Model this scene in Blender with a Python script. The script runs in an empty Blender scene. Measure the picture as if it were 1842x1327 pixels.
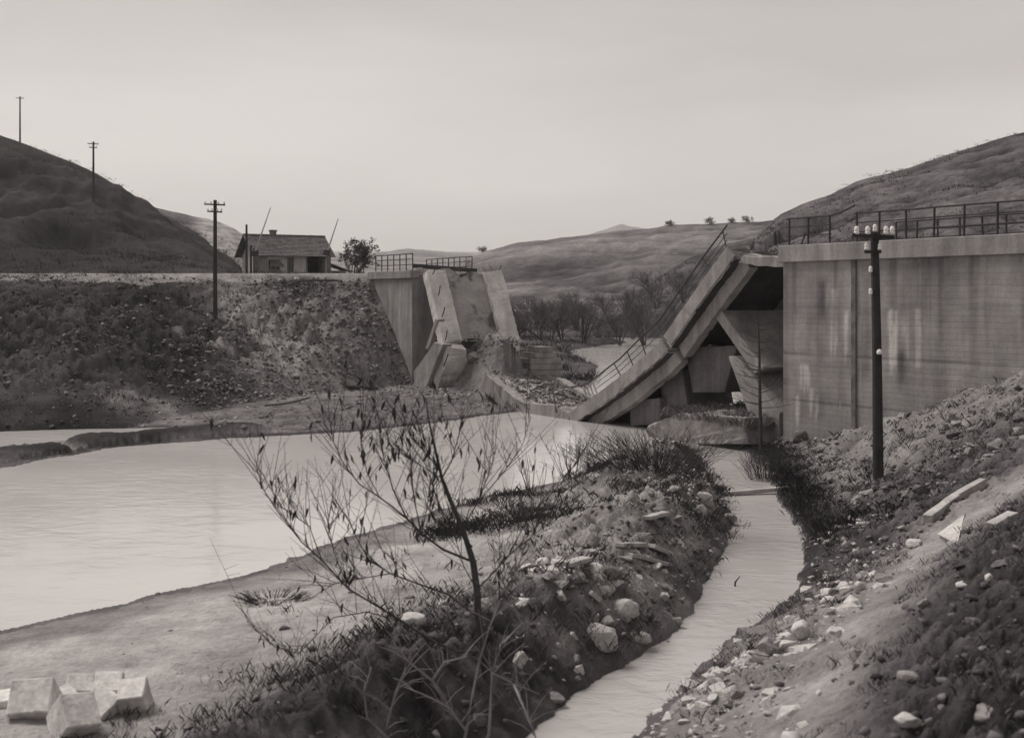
import bpy, bmesh, math, random
import numpy as np
from mathutils import Vector, Matrix, noise as mnoise

# ------------------------------------------------------------------ camera, world, sun, exposure
S = bpy.context.scene
COL = S.collection
F, CX, HY, EYE = 2223.0, 921.0, 535.0, 5.8        # focal length (px of the photo), centre, horizon row, eye height over the water
cd = bpy.data.cameras.new('camera'); cam = bpy.data.objects.new('camera', cd); COL.objects.link(cam)
cam.location = (0, 0, EYE); cam.rotation_euler = (math.pi/2, 0, 0)
cd.sensor_width = 36; cd.lens = 36*F/1842; cd.shift_y = -(663.5-HY)/1842
cd.clip_start = .2; cd.clip_end = 12000
cd.dof.use_dof = True; cd.dof.focus_distance = 52; cd.dof.aperture_fstop = 1.6
S.camera = cam
S.view_settings.view_transform = 'Standard'; S.view_settings.look = 'None'
S.view_settings.exposure = 0.05; S.view_settings.gamma = 1.0; S.view_settings.use_curve_mapping = False
SUN = Vector((-.50, .40, .82)).normalized()
world = bpy.data.worlds.new('World'); S.world = world; world.use_nodes = True
wn, wl = world.node_tree.nodes, world.node_tree.links
wn.clear()
wo = wn.new('ShaderNodeOutputWorld'); bg = wn.new('ShaderNodeBackground'); wl.new(bg.outputs[0], wo.inputs[0])
sky = wn.new('ShaderNodeTexSky'); sky.sky_type = 'NISHITA'; sky.sun_disc = False
sky.sun_elevation = math.asin(SUN.z); sky.sun_rotation = math.atan2(SUN.x, SUN.y)
sky.air_density = 1.0; sky.dust_density = 3.0
bw = wn.new('ShaderNodeRGBToBW'); wl.new(sky.outputs[0], bw.inputs[0])
tc = wn.new('ShaderNodeTexCoord'); mp = wn.new('ShaderNodeMapping'); wl.new(tc.outputs['Generated'], mp.inputs[0])
mp.inputs['Scale'].default_value = (1.0, 1.0, 4.5)
cn = wn.new('ShaderNodeTexNoise'); cn.inputs['Scale'].default_value = 1.7; cn.inputs['Detail'].default_value = 6; cn.inputs['Roughness'].default_value = .5
wl.new(mp.outputs[0], cn.inputs['Vector'])
cr = wn.new('ShaderNodeMapRange'); cr.inputs['From Min'].default_value = .3; cr.inputs['From Max'].default_value = .7
cr.inputs['To Min'].default_value = 3.5; cr.inputs['To Max'].default_value = 5.5   # cloud deck
wl.new(cn.outputs['Fac'], cr.inputs['Value'])
mixv = wn.new('ShaderNodeMix'); mixv.data_type = 'FLOAT'; mixv.inputs[0].default_value = .8
sx_ = wn.new('ShaderNodeSeparateXYZ'); wl.new(tc.outputs['Generated'], sx_.inputs[0])
gr = wn.new('ShaderNodeMapRange'); gr.inputs[1].default_value = 0.0; gr.inputs[2].default_value = .28; gr.inputs[3].default_value = 1.18; gr.inputs[4].default_value = .80; wl.new(sx_.outputs[2], gr.inputs[0])
gm = wn.new('ShaderNodeMath'); gm.operation = 'MULTIPLY'; wl.new(cr.outputs[0], gm.inputs[0]); wl.new(gr.outputs[0], gm.inputs[1])
wl.new(bw.outputs[0], mixv.inputs[2]); wl.new(gm.outputs[0], mixv.inputs[3])
tint = wn.new('ShaderNodeVectorMath'); tint.operation = 'SCALE'; tint.inputs[0].default_value = (1.0, .942, .898)
wl.new(mixv.outputs[0], tint.inputs['Scale'])
wl.new(tint.outputs[0], bg.inputs['Color']); bg.inputs['Strength'].default_value = .135
sl = bpy.data.lights.new('sun', 'SUN'); sl.energy = 3.6; sl.angle = math.radians(24); sl.color = (1, .95, .89)
so = bpy.data.objects.new('sun', sl); COL.objects.link(so)
so.rotation_euler = SUN.to_track_quat('Z', 'Y').to_euler(); so.location = (-60, 20, 70)

# ------------------------------------------------------------------ helpers
rng = np.random.default_rng(7); random.seed(7)

def tag(o, label=None, cat=None, group=None, kind=None):
    if label: o['label'] = label
    if cat: o['category'] = cat
    if group: o['group'] = group
    if kind: o['kind'] = kind
    return o

def empty(name, loc, label, cat, group=None, rz=0):
    o = bpy.data.objects.new(name, None); COL.objects.link(o)
    o.location = loc; o.rotation_euler[2] = rz; o.empty_display_size = .2
    return tag(o, label, cat, group)

def base_of(parent):
    return Vector((0, 0, 0)) if parent is None else parent.matrix_basis.translation if parent.parent is None else base_of(parent.parent)

class MB:
    """collects faces in world coordinates; build() links them as ONE mesh object"""
    def __init__(s): s.v = []; s.f = []
    def add(s, verts, faces):
        b = len(s.v); s.v += [tuple(p) for p in verts]; s.f += [tuple(i+b for i in f) for f in faces]; return s
    def hexa(s, p):      # 8 points: bottom 0-3 ccw, top 4-7
        return s.add(p, [(3,2,1,0),(4,5,6,7),(0,1,5,4),(1,2,6,5),(2,3,7,6),(3,0,4,7)])
    def box(s, x0, x1, y0, y1, z0, z1):
        return s.hexa([(x0,y0,z0),(x1,y0,z0),(x1,y1,z0),(x0,y1,z0),(x0,y0,z1),(x1,y0,z1),(x1,y1,z1),(x0,y1,z1)])
    def bar(s, a, b, w, h=None, up=(0,0,1)):     # square-section bar
        a, b = Vector(a), Vector(b); d = (b-a).normalized(); up = Vector(up)
        if abs(d.dot(up)) > .98: up = Vector((1,0,0))
        x = d.cross(up).normalized()*w/2; y = x.cross(d).normalized()*(h or w)/2
        return s.hexa([a-x-y, a+x-y, a+x+y, a-x+y, b-x-y, b+x-y, b+x+y, b-x+y])
    def tube(s, pts, rad, n=6, cap=True):
        pts = [Vector(p) for p in pts]
        if not hasattr(rad, '__len__'): rad = [rad]*len(pts)
        b = len(s.v); up = Vector((0,0,1))
        for i, p in enumerate(pts):
            d = (pts[min(i+1, len(pts)-1)]-pts[max(i-1, 0)]).normalized()
            u = up if abs(d.dot(up)) < .95 else Vector((1, .2, 0))
            x = d.cross(u).normalized(); y = x.cross(d).normalized()
            for k in range(n):
                a = 2*math.pi*k/n; s.v.append(tuple(p+(x*math.cos(a)+y*math.sin(a))*rad[i]))
        for i in range(len(pts)-1):
            for k in range(n):
                a0 = b+i*n+k; a1 = b+i*n+(k+1) % n; s.f.append((a0, a1, a1+n, a0+n))
        if cap:
            s.f.append(tuple(b+k for k in reversed(range(n)))); e = b+(len(pts)-1)*n; s.f.append(tuple(e+k for k in range(n)))
        return s
    def lathe(s, c, prof, n=8):    # prof: (r, z)
        b = len(s.v); c = Vector(c)
        for r, z in prof:
            for k in range(n):
                a = 2*math.pi*k/n; s.v.append((c.x+r*math.cos(a), c.y+r*math.sin(a), c.z+z))
        for i in range(len(prof)-1):
            for k in range(n):
                a0 = b+i*n+k; a1 = b+i*n+(k+1) % n; s.f.append((a0, a1, a1+n, a0+n))
        s.f.append(tuple(b+k for k in reversed(range(n)))); e = b+(len(prof)-1)*n; s.f.append(tuple(e+k for k in range(n)))
        return s
    def build(s, name, mat, parent=None, bevel=0, rough=0, sub=0, smooth=False, local=False):
        me = bpy.data.meshes.new(name); o = bpy.data.objects.new(name, me)
        off = Vector((0,0,0)) if local else base_of(parent)
        me.from_pydata([(x-off.x, y-off.y, z-off.z) for x, y, z in s.v], [], s.f); me.update()
        if sub or bevel or rough:
            bm = bmesh.new(); bm.from_mesh(me)
            if bevel: bmesh.ops.bevel(bm, geom=bm.edges[:], offset=bevel, segments=1, affect='EDGES', clamp_overlap=True)
            if sub: bmesh.ops.subdivide_edges(bm, edges=bm.edges[:], cuts=sub, use_grid_fill=True)
            if rough:
                for v in bm.verts:
                    p = v.co*1.7+off*.61
                    v.co += mnoise.noise_vector(p)*rough + mnoise.noise_vector(p*3.1)*rough*.5
            bm.to_mesh(me); bm.free()
        if mat: me.materials.append(mat)
        if smooth:
            me.shade_smooth()
        COL.objects.link(o)
        if parent is not None: o.parent = parent
        return o

def thing_mesh(mb, name, mat, loc, label, cat, group=None, **k):
    """a thing that is one mesh; its origin at loc"""
    o = mb.build(name, mat, None, **k)
    loc = Vector(loc); o.data.transform(Matrix.Translation(-loc)); o.location = loc
    return tag(o, label, cat, group)

def np_mesh(name, V, FA, mats, attrs=None, mat_idx=None, smooth=False):
    V = np.ascontiguousarray(V, np.float32); FA = np.ascontiguousarray(FA, np.int32); k = FA.shape[1]
    me = bpy.data.meshes.new(name); me.vertices.add(len(V)); me.vertices.foreach_set('co', V.ravel())
    me.loops.add(FA.size); me.loops.foreach_set('vertex_index', FA.ravel())
    me.polygons.add(len(FA)); me.polygons.foreach_set('loop_start', np.arange(0, FA.size, k, dtype=np.int32))
    me.polygons.foreach_set('loop_total', np.full(len(FA), k, np.int32))
    if smooth: me.polygons.foreach_set('use_smooth', np.ones(len(FA), bool))
    for m in (mats if isinstance(mats, list) else [mats]): me.materials.append(m)
    if mat_idx is not None: me.polygons.foreach_set('material_index', mat_idx.astype(np.int32))
    me.update(calc_edges=True)
    for an, arr in (attrs or {}).items():
        a = me.attributes.new(an, 'FLOAT', 'POINT'); a.data.foreach_set('value', np.ascontiguousarray(arr, np.float32))
    o = bpy.data.objects.new(name, me); COL.objects.link(o)
    return o

# value noise in numpy
def _h(ix, iy, seed):
    n = (ix.astype(np.int64)*374761393 + iy.astype(np.int64)*668265263 + seed*974711) & 0x7fffffff
    n = ((n ^ (n >> 13))*1274126177) & 0x7fffffff
    return ((n ^ (n >> 16)) & 0xffff)/65535.0
def vn(x, y, seed=0):
    ix, iy = np.floor(x), np.floor(y); fx, fy = x-ix, y-iy
    fx = fx*fx*(3-2*fx); fy = fy*fy*(3-2*fy)
    a, b, c, d = _h(ix, iy, seed), _h(ix+1, iy, seed), _h(ix, iy+1, seed), _h(ix+1, iy+1, seed)
    return (a*(1-fx)+b*fx)*(1-fy)+(c*(1-fx)+d*fx)*fy
def fbm(x, y, seed=0, o=4):
    r = 0; a = .5; t = 0
    for i in range(o):
        r = r+a*vn(x, y, seed+i*17); t += a; x = x*2.03+11.3; y = y*2.03+5.7; a *= .5
    return r/t*2-1
def sst(a, b, x):
    t = np.clip((x-a)/(b-a), 0, 1); return t*t*(3-2*t)

# ------------------------------------------------------------------ materials (toned like the old print: mauve darks, warm lights)
def rgb(v):
    k = min(1, v/.35); k = k*k*(3-2*k)
    return (v*1.0, v*(.90+.06*k), v*(.99-.05*k), 1)
def ramp(nt, src):
    r = nt.nodes.new('ShaderNodeValToRGB'); e = r.color_ramp.elements
    st = [0, .04, .12, .25, .45, 1]
    e[0].position = 0; e[0].color = rgb(0.001); e[1].position = 1; e[1].color = rgb(1)
    for v in st[1:-1]:
        q = e.new(v); q.color = rgb(v)
    nt.links.new(src, r.inputs[0]); return r.outputs[0]
def mat(name, tone=.2, var=.35, scale=1.0, fine=14, rough=.9, bump=.3, bdist=.02, attr=None, streak=0, boards=0, patch=0, patch_tone=.1, spec=.08):
    m = bpy.data.materials.new(name); m.use_nodes = True; nt = m.node_tree; N, L = nt.nodes, nt.links
    P = N['Principled BSDF']; P.inputs['Roughness'].default_value = rough; P.inputs['Specular IOR Level'].default_value = spec
    tcx = N.new('ShaderNodeTexCoord')
    def noise(sc, det=5, vec=None, r=.6):
        n = N.new('ShaderNodeTexNoise'); n.inputs['Scale'].default_value = sc; n.inputs['Detail'].default_value = det; n.inputs['Roughness'].default_value = r
        L.new(vec or tcx.outputs['Object'], n.inputs['Vector']); return n.outputs['Fac']
    def math_(op, a, b):
        q = N.new('ShaderNodeMath'); q.operation = op
        for i, z in enumerate((a, b)):
            if isinstance(z, (int, float)): q.inputs[i].default_value = z
            else: L.new(z, q.inputs[i])
        return q.outputs[0]
    def rng_(v, a, b, c, d):
        q = N.new('ShaderNodeMapRange'); q.inputs[1].default_value = a; q.inputs[2].default_value = b; q.inputs[3].default_value = c; q.inputs[4].default_value = d
        L.new(v, q.inputs[0]); return q.outputs[0]
    big = rng_(noise(scale, 4), .3, .7, 1-var, 1+var); fn = noise(fine, 6, r=.7); small = rng_(fn, .3, .7, 1-var*.6, 1+var*.6)
    t = math_('MULTIPLY', big, small)
    if attr:
        at = N.new('ShaderNodeAttribute'); at.attribute_name = attr; t = math_('MULTIPLY', t, at.outputs['Fac'])
    else: t = math_('MULTIPLY', t, tone)
    if streak:
        mpn = N.new('ShaderNodeMapping'); mpn.inputs['Scale'].default_value = (1.1, 1.1, .13); L.new(tcx.outputs['Object'], mpn.inputs[0])
        t = math_('MULTIPLY', t, rng_(noise(1.6, 5, mpn.outputs[0]), .35, .68, 1-streak, 1+streak*.55))
    hgt = fn
    if boards:
        sep = N.new('ShaderNodeSeparateXYZ'); L.new(tcx.outputs['Object'], sep.inputs[0])
        zz = math_('MULTIPLY', math_('ADD', sep.outputs[2], math_('MULTIPLY', noise(.6, 3), .22)), 1/boards); fr = math_('FRACT', zz, 0)
        gro = rng_(fr, 0, .16, 0, 1)
        wnz = N.new('ShaderNodeTexWhiteNoise'); wnz.noise_dimensions = '1D'; L.new(math_('FLOOR', zz, 0), wnz.inputs['W'])
        t = math_('MULTIPLY', t, rng_(wnz.outputs['Value'], 0, 1, .94, 1.05)); t = math_('MULTIPLY', t, rng_(gro, 0, 1, .93, 1))
        hgt = math_('ADD', math_('MULTIPLY', fn, .5), math_('MULTIPLY', gro, .35))
    if patch:
        pm = rng_(noise(patch, 4), .5, .58, 0, 1)
        mx = N.new('ShaderNodeMix'); mx.data_type = 'FLOAT'; L.new(pm, mx.inputs[0]); L.new(t, mx.inputs[2]); mx.inputs[3].default_value = patch_tone
        t = mx.outputs[0]
    L.new(ramp(nt, t), P.inputs['Base Color'])
    if bump:
        b = N.new('ShaderNodeBump'); b.inputs['Strength'].default_value = bump; b.inputs['Distance'].default_value = bdist
        L.new(hgt, b.inputs['Height']); L.new(b.outputs[0], P.inputs['Normal'])
    return m

M = dict(
    ground=mat('ground_earth', var=.35, scale=.9, fine=9, bump=1.0, bdist=.10, attr='tone'),
    wall=mat('board_marked_concrete', var=.2, scale=.5, fine=9, bump=.35, bdist=.03, attr='tone', streak=.22, boards=.19),
    concrete=mat('grey_concrete', .27, .22, .7, 9, bump=.3, bdist=.03, streak=.28),
    concrete_pale=mat('pale_concrete', .54, .2, .9, 9, bump=.3, bdist=.03, streak=.2),
    soffit_shade=mat('shade_toned_soffit_concrete', .055, .35, .7, 9, bump=.4, bdist=.03),  # near-black tone: the shade under the deck is put into the colour
    concrete_dark=mat('shade_toned_concrete', .13, .3, .7, 9, bump=.4, bdist=.03, streak=.3),  # darker copy of the grey concrete, with under-deck shade in its tone
    deck=mat('dusty_deck_concrete', .30, .25, .8, 8, bump=.5, bdist=.04, patch=.45, patch_tone=.10),
    metal=mat('rusty_iron', .05, .3, 3, 30, rough=.7, bump=.2, bdist=.005),
    pole=mat('tarred_wood', .05, .3, 2, 24, rough=.85, bump=.3, bdist=.008, streak=.25),
    timber=mat('weathered_timber', .36, .3, 2, 22, bump=.4, bdist=.01),
    timber_dark=mat('old_timber', .12, .3, 2, 22, bump=.4, bdist=.01),
    porcelain=mat('white_porcelain', .75, .08, 5, 20, rough=.3, bump=0),
    plaster=mat('pale_plaster', .42, .2, .8, 9, bump=.2, bdist=.01, streak=.2),
    plaster_grey=mat('grey_plaster', .22, .25, .8, 9, bump=.2, bdist=.01, streak=.2),
    tile=mat('clay_roof_tiles', .15, .35, 1.5, 6, bump=.4, bdist=.02),
    dark=mat('dark_interior', .02, .2, 2, 9, bump=0),
    glass=mat('dark_window_glass', .03, .1, 2, 9, rough=.15, bump=0, spec=.5),
    stone=mat('grey_stone', .22, .35, 2.2, 9, bump=.5, bdist=.02),
    block=mat('cut_limestone', .56, .3, 3.5, 16, bump=.6, bdist=.015),
    stone_pale=mat('pale_stone', .42, .25, 2.2, 9, bump=.4, bdist=.02),
    earth=mat('dark_clods', .075, .5, 1.5, 9, bump=.5, bdist=.02),
    stone_dark=mat('dark_stone', .13, .35, 2.2, 9, bump=.5, bdist=.02),
    bark=mat('dark_bark', .06, .35, 4, 30, bump=.4, bdist=.006),
    bark_pale=mat('pale_dry_bark', .20, .3, 4, 30, bump=.4, bdist=.006),
    twig=mat('thin_grey_twigs', .055, .3, 1, 9, bump=0),
    twig_far=mat('bare_winter_twigs', .10, .35, .4, 5, bump=0),
    leaf=mat('withered_leaf', .045, .35, 3, 14, bump=0),
    leaf_green=mat('small_leaves', .06, .45, .8, 4, bump=0),
    grass=mat('dry_grass', .13, .5, .5, 5, bump=0),
    grass_dark=mat('dark_grass', .042, .5, .4, 4, bump=0),
    masonry=mat('coursed_masonry', .22, .3, 1.4, 9, bump=.5, bdist=.03),
)
def water_mat(name, tone, wscale, stretch, bump, rough):
    m = bpy.data.materials.new(name); m.use_nodes = True; nt = m.node_tree; N, L = nt.nodes, nt.links; P = N['Principled BSDF']
    tcx = N.new('ShaderNodeTexCoord'); mpn = N.new('ShaderNodeMapping'); mpn.inputs['Scale'].default_value = stretch; mpn.inputs['Rotation'].default_value = (0, 0, .35)
    L.new(tcx.outputs['Object'], mpn.inputs[0])
    n1 = N.new('ShaderNodeTexNoise'); n1.inputs['Scale'].default_value = wscale; n1.inputs['Detail'].default_value = 6; n1.inputs['Roughness'].default_value = .55; n1.inputs['Distortion'].default_value = .6
    L.new(mpn.outputs[0], n1.inputs['Vector'])
    n2 = N.new('ShaderNodeTexNoise'); n2.inputs['Scale'].default_value = .12; n2.inputs['Detail'].default_value = 5; L.new(mpn.outputs[0], n2.inputs['Vector'])
    mr = N.new('ShaderNodeMapRange'); mr.inputs[1].default_value = .3; mr.inputs[2].default_value = .7; mr.inputs[3].default_value = tone*.9; mr.inputs[4].default_value = tone*1.08
    L.new(n2.outputs['Fac'], mr.inputs[0]); L.new(ramp(nt, mr.outputs[0]), P.inputs['Base Color'])
    n3 = N.new('ShaderNodeTexNoise'); n3.inputs['Scale'].default_value = .28; n3.inputs['Detail'].default_value = 4; n3.inputs['Distortion'].default_value = 1.2; L.new(mpn.outputs[0], n3.inputs['Vector'])
    mb_ = N.new('ShaderNodeMapRange'); mb_.inputs[1].default_value = .38; mb_.inputs[2].default_value = .62; mb_.inputs[3].default_value = bump*.25; mb_.inputs[4].default_value = bump*1.7; L.new(n3.outputs['Fac'], mb_.inputs[0])
    b = N.new('ShaderNodeBump'); L.new(mb_.outputs[0], b.inputs['Strength']); b.inputs['Distance'].default_value = .05
    L.new(n1.outputs['Fac'], b.inputs['Height']); L.new(b.outputs[0], P.inputs['Normal'])
    P.inputs['Roughness'].default_value = rough; P.inputs['IOR'].default_value = 1.33
    return m
M['river'] = water_mat('muddy_river_water', .45, 1.4, (.8, 1.25, 1), .30, .10)
M['creek'] = water_mat('muddy_creek_water', .38, 1.9, (.9, 1.3, 1), .75, .08)

# ------------------------------------------------------------------ plan of the place
def gp(px, py, z=0):      # photo point on a level plane -> plan coordinates (survey of the shoreline)
    y = (EYE-z)*F/(py-HY); return ((px-CX)/F*y, y)
near_shore = [gp(*p) for p in [(0,1145),(200,1095),(400,1045),(520,1010),(640,965),(720,940),(850,900),(960,880),(1100,855),(1200,835),(1225,800)]]
far_shore = [(0.6,63.5),gp(885,746),gp(740,766),gp(620,777),gp(420,787),gp(200,806),gp(0,841)]
RIVER = [(-70,-25),(-30,2),(-15,14)]+near_shore+[(7.6,49.5),(10.2,51.5),(13,58),(15,90),(17,125),(24,150),(40,165),(40,172),(20,168),(11,150),(5.8,133),(7.2,104),(5.4,84),(3.2,70)]+far_shore+[(-30,36),(-90,10)]
CREEK = [gp(*p) for p in [(1215,795),(1250,832),(1312,920),(1300,1010),(1240,1100),(1150,1180),(1020,1250),(930,1327)]]+[(-2.2,13.2),(-6,9.5),(-14,5),(-30,-6),(-60,-25),(-50,-30),(-24,-11),(-10,2),(-4,6.5),(-1,10),(1.2,14.6)]+[gp(*p) for p in [(1170,1300),(1250,1210),(1380,1110),(1440,1050),(1450,970),(1402,900),(1388,860)]]+[(8.8,44.2),(8.6,49)]
INLET = [gp(*p) for p in [(-600,806),(0,808),(120,794),(300,779),(420,772),(300,769),(120,772),(0,776),(-600,775)]]
FARW = [(1,160),(21,157),(27,172),(12,180),(0,177)]
CREST = [(7.0,46.5),(6.2,42),(4.9,34),(3.7,28.5),(2.5,24),(1.1,20.8),(-.4,18.2),(-1.5,16.2),(-2.6,14.0),(-4.6,11.6),(-9,8)]
PLATEAU = [(-220,86),(-32,79.2),(-14,79.2),(-9.2,79.0),(-8.4,79.6),(-4.9,81.8),(-9.2,95),(-9.5,135),(-220,150)]
FOOT = [(-220,44),(-40,47),(-23,51.6),(-17,54.8),(-13.9,60.2),(-11.2,66.6),(-8.6,71),(-6.4,73.2),(-5.9,73.3),(-1.4,75.9),(-.6,79.5),(-2.5,90),(-2,130),(-2,160),(-220,190)]
PATH = [(1.4,9.5),(3.2,14.3),(5.3,18.3),(7,21.5),(9.3,24.6),(11.4,26.4),(18,30)]
P0, U, NV, BW = (10.1, 46.0), (-.503, .8643), (.8643, .503), 5.0       # bridge: corner, axis, across, width

def seg_d(X, Y, a, b):
    dx, dy = b[0]-a[0], b[1]-a[1]; t = np.clip(((X-a[0])*dx+(Y-a[1])*dy)/(dx*dx+dy*dy), 0, 1)
    return (X-a[0]-t*dx)**2+(Y-a[1]-t*dy)**2
def line_d(X, Y, pts):
    d = np.full(X.shape, 1e9)
    for a, b in zip(pts[:-1], pts[1:]): d = np.minimum(d, seg_d(X, Y, a, b))
    return np.sqrt(d)
def sdf(X, Y, pts):       # negative inside
    d = np.full(X.shape, 1e9); ins = np.zeros(X.shape, bool)
    for a, b in zip(pts, pts[1:]+pts[:1]):
        d = np.minimum(d, seg_d(X, Y, a, b))
        if a[1] != b[1]:
            c = ((a[1] > Y) != (b[1] > Y)) & (X < (b[0]-a[0])*(Y-a[1])/(b[1]-a[1])+a[0]); ins ^= c
    d = np.sqrt(d); return np.where(ins, -d, d)

HILLS = [  # name, silhouette (photo px), foot distance, ridge distance, foot height, base tone
    ('A', [(-900,60),(-300,170),(0,240),(60,262),(110,282),(170,308),(205,328),(240,358),(300,388),(350,415),(400,452),(440,487),(480,515),(560,560)], 91, 190, 7.4, .02),
    ('B', [(-400,300),(100,330),(240,356),(285,373),(330,384),(390,396),(420,408),(450,428),(500,452),(560,480),(620,505),(700,560)], 122, 235, 7.3, .09),
    ('C', [(1270,560),(1330,470),(1375,405),(1405,381),(1440,366),(1490,349),(1540,324),(1640,297),(1740,264),(1842,233),(2100,170),(2600,120)], 62, 200, 1.2, .07),
    ('D', [(960,600),(1060,575),(1120,548),(1180,500),(1240,462),(1300,440),(1370,425),(1450,410),(1600,400),(2500,380)], 150, 235, 1.0, .055),
    ('E', [(620,545),(760,490),(840,463),(870,453),(930,438),(1000,429),(1100,418),(1190,408),(1300,401),(1400,396),(1600,385),(2500,370)], 185, 430, 1.5, .10),
    ('G', [(300,545),(480,500),(600,468),(680,452),(730,446),(790,452),(850,456),(920,462),(1040,480),(1200,540)], 700, 1800, 3, .13),
    ('H', [(900,540),(1000,440),(1060,420),(1095,410),(1118,403),(1140,408),(1180,414),(1260,440),(1400,540)], 1100, 2600, 3, .13),
]
def terrain(X, Y, full=False):
    X = np.asarray(X, float); Y = np.asarray(Y, float)
    dr, dc, di, dfw = sdf(X, Y, RIVER), sdf(X, Y, CREEK), sdf(X, Y, INLET), sdf(X, Y, FARW)
    wig = .32*fbm(X*.7, Y*.7, 121)+.14*fbm(X*3, Y*3, 122)
    nearw = np.minimum(dr, dc); dr = np.where(np.abs(dr) < 4, dr+wig, dr); dc = np.where(np.abs(dc) < 3, dc+wig*.6, dc)
    dw = np.minimum(np.minimum(dr, di), dfw); dall = np.minimum(dw, dc)
    n1 = fbm(X*.35, Y*.35, 3); n2 = fbm(X*1.6, Y*1.6, 9); n3 = fbm(X*5, Y*5, 21, 3)
    h = .05+np.clip(.085*np.maximum(dall, 0), 0, .5)+.10*n1*sst(.2, 3, dall)+np.maximum(Y-95, 0)*.004
    tone = .37+.05*n1+.03*n2+.0*X; cls = np.zeros(X.shape, int)
    tone = np.where(Y > 47, .17+.06*n2, tone)
    # is the point on the right side of the creek (hillside) or between creek and river (bar)?
    crx = np.interp(Y, [-40, -11, 2, 6.5, 10, 14.6, 16.85, 19.1, 22.4, 25, 29.6, 35.3, 39.7, 44.2, 49, 60, 400], [-60, -24, -10, -4, -1, 1.2, 1.9, 2.83, 4.6, 5.8, 7.05, 7.6, 8.3, 8.8, 9.4, 11, 15])
    right = X > crx-.4
    bar = (~right) & (Y < 48) & (X > -60)
    # spoil bank along the creek
    dcr = line_d(X, Y, CREST); amp = np.interp(Y, [0, 14, 18, 30, 42, 47, 50], [.9, .85, .95, 1.25, 1.25, .7, .0])
    side = np.where(X > np.interp(Y, [c[1] for c in CREST][::-1], [c[0] for c in CREST][::-1]), 1.5, np.interp(Y, [14, 20, 26], [1.35, 1.9, 2.5]))
    ridge = np.where(bar | (dc < 1), np.exp(-(dcr/side)**2)*amp*(1+.35*n1+.30*n2+.18*n3), 0)
    h = h+ridge+np.where(bar, .05*n2+.02*n3, 0)*sst(.3, 2, dr)
    tb = np.clip(np.exp(-(dcr/(side*1.15))**2)*1.35, 0, 1)
    tone = np.where(bar, tone*(1-tb)+(np.interp(Y, [17.5, 22], [.08, .23])+.08*n2+.07*n3)*tb, tone)
    tone = np.where(bar & (dr < 2.2) & (dr > 0), tone*(.55+.45*sst(.5, 2.2, dr)), tone)                    # wet margin
    scr = sst(.1, .4, n2+.5*n1)*sst(1.5, 3.5, dr)*sst(27, 33, Y)                                                 # scrub on the upstream bar
    tone = np.where(bar, tone*(1-.6*scr), tone); h = h+np.where(bar, .12*scr, 0)
    # right hillside
    q = np.where(right, np.maximum(dc, 0), 0); n3 = n3+.6*fbm(X*11, Y*11, 27, 3)*sst(40, 25, Y)
    near = .50*q; far = np.where(q < 2.8, .25*q, .7+.72*(q-2.8))
    k = sst(24, 35, Y); hs = near*(1-k)+far*k; cap = 4.1*(1-k)+5.0*k
    hs = cap*np.tanh(hs/cap*1.05)
    rough = sst(.3, 2, q)
    dpath = line_d(X, Y, PATH); pm = np.exp(-(dpath/.95)**2)
    hs = hs+rough*(.26*n1+.26*n2+.15*n3)*(1-.75*pm)
    hs = hs*(1-.12*pm)
    rmask = right & (dc > 0) & (Y < 62)
    h = np.where(rmask, .06+hs, h)
    rub = sst(30, 36, Y)*sst(.5, 2.5, q)
    outer = np.interp(Y, [p[1] for p in PATH], [p[0] for p in PATH]) < X; rt = np.where(outer, .038, .085)+.04*n2+.05*n3; rt = rt*(1-rub)+(.20+.07*n2)*rub
    rt = rt*(1-pm)+(.27+.04*n2)*pm
    edge = sst(2.6, 1.0, q)*sst(26, 19, Y); rt = rt*(1-.6*edge)+.30*.6*edge
    edge2 = sst(1.6, .6, q)*sst(24, 28, Y)*sst(40, 36, Y); rt = rt*(1-edge2)+.06*edge2
    tone = np.where(rmask, rt, tone)
    # dark mud bar by the far shore
    mb = sst(-1.0-.5*n1, -.2, -np.abs(dr-1.0-.8*n1))*sst(-.75, -.2, n2+.5*n1)*sst(-10, -11.5, X)*(Y < 54)*(Y > 30)*(dr > 0)
    tone = tone*(1-mb)+.035*mb; h = h+.35*mb*(dr > .3)
    flat = (X < 3)*(Y > 50)*(dr > 0)*(dr < 9); tone = np.where(flat & (mb < .2),   .13+.06*n2+.05*n3, tone)
    # left embankment with the road on top
    dp, dfo = sdf(X, Y, PLATEAU), sdf(X, Y, FOOT)
    t = np.where(dp <= 0, 1, np.where(dfo >= 0, 0, -dfo/(np.maximum(dp, 1e-3)-dfo)))
    on = (t > 0)
    slope = np.power(t, .92)
    eh = 7.35*slope+(.38*n1+.22*n2+.10*n3)*np.sin(np.pi*np.clip(t, 0, 1))*2.0*sst(-9, -13, X)+(.18*n2+.1*n3)*np.sin(np.pi*t)
    h = np.where(on, np.maximum(h*(1-t), 0)+eh, h)
    pale = sst(-.15, .45, n1*.9+.6*fbm(X*.22, Y*.22, 44)-.05)
    scree = sst(-17.5, -12.5, X+.18*(Y-68)); grassy = .015+.02*(n2+.5)
    bt = grassy*(1-.5*pale)+.11*.5*pale; bt = bt*(1-scree)+(.15+.08*n2+.06*n3)*scree
    bt = np.where((t > .90) & (X < -9), .24+.03*n2, bt); bt = np.where(dp < -.5, .24, bt)
    tone = np.where(on, bt, tone); cls = np.where(on & (dp < -.3) & (dp > -8) & (X < -9), 9, cls)
    # rubble mound in front of the left abutment
    mx, my = P0[0]+U[0]*26.8+NV[0]*2.7, P0[1]+U[1]*26.8+NV[1]*2.7
    ds = (X-mx)*U[0]+(Y-my)*U[1]; dn = (X-mx)*NV[0]+(Y-my)*NV[1]
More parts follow.
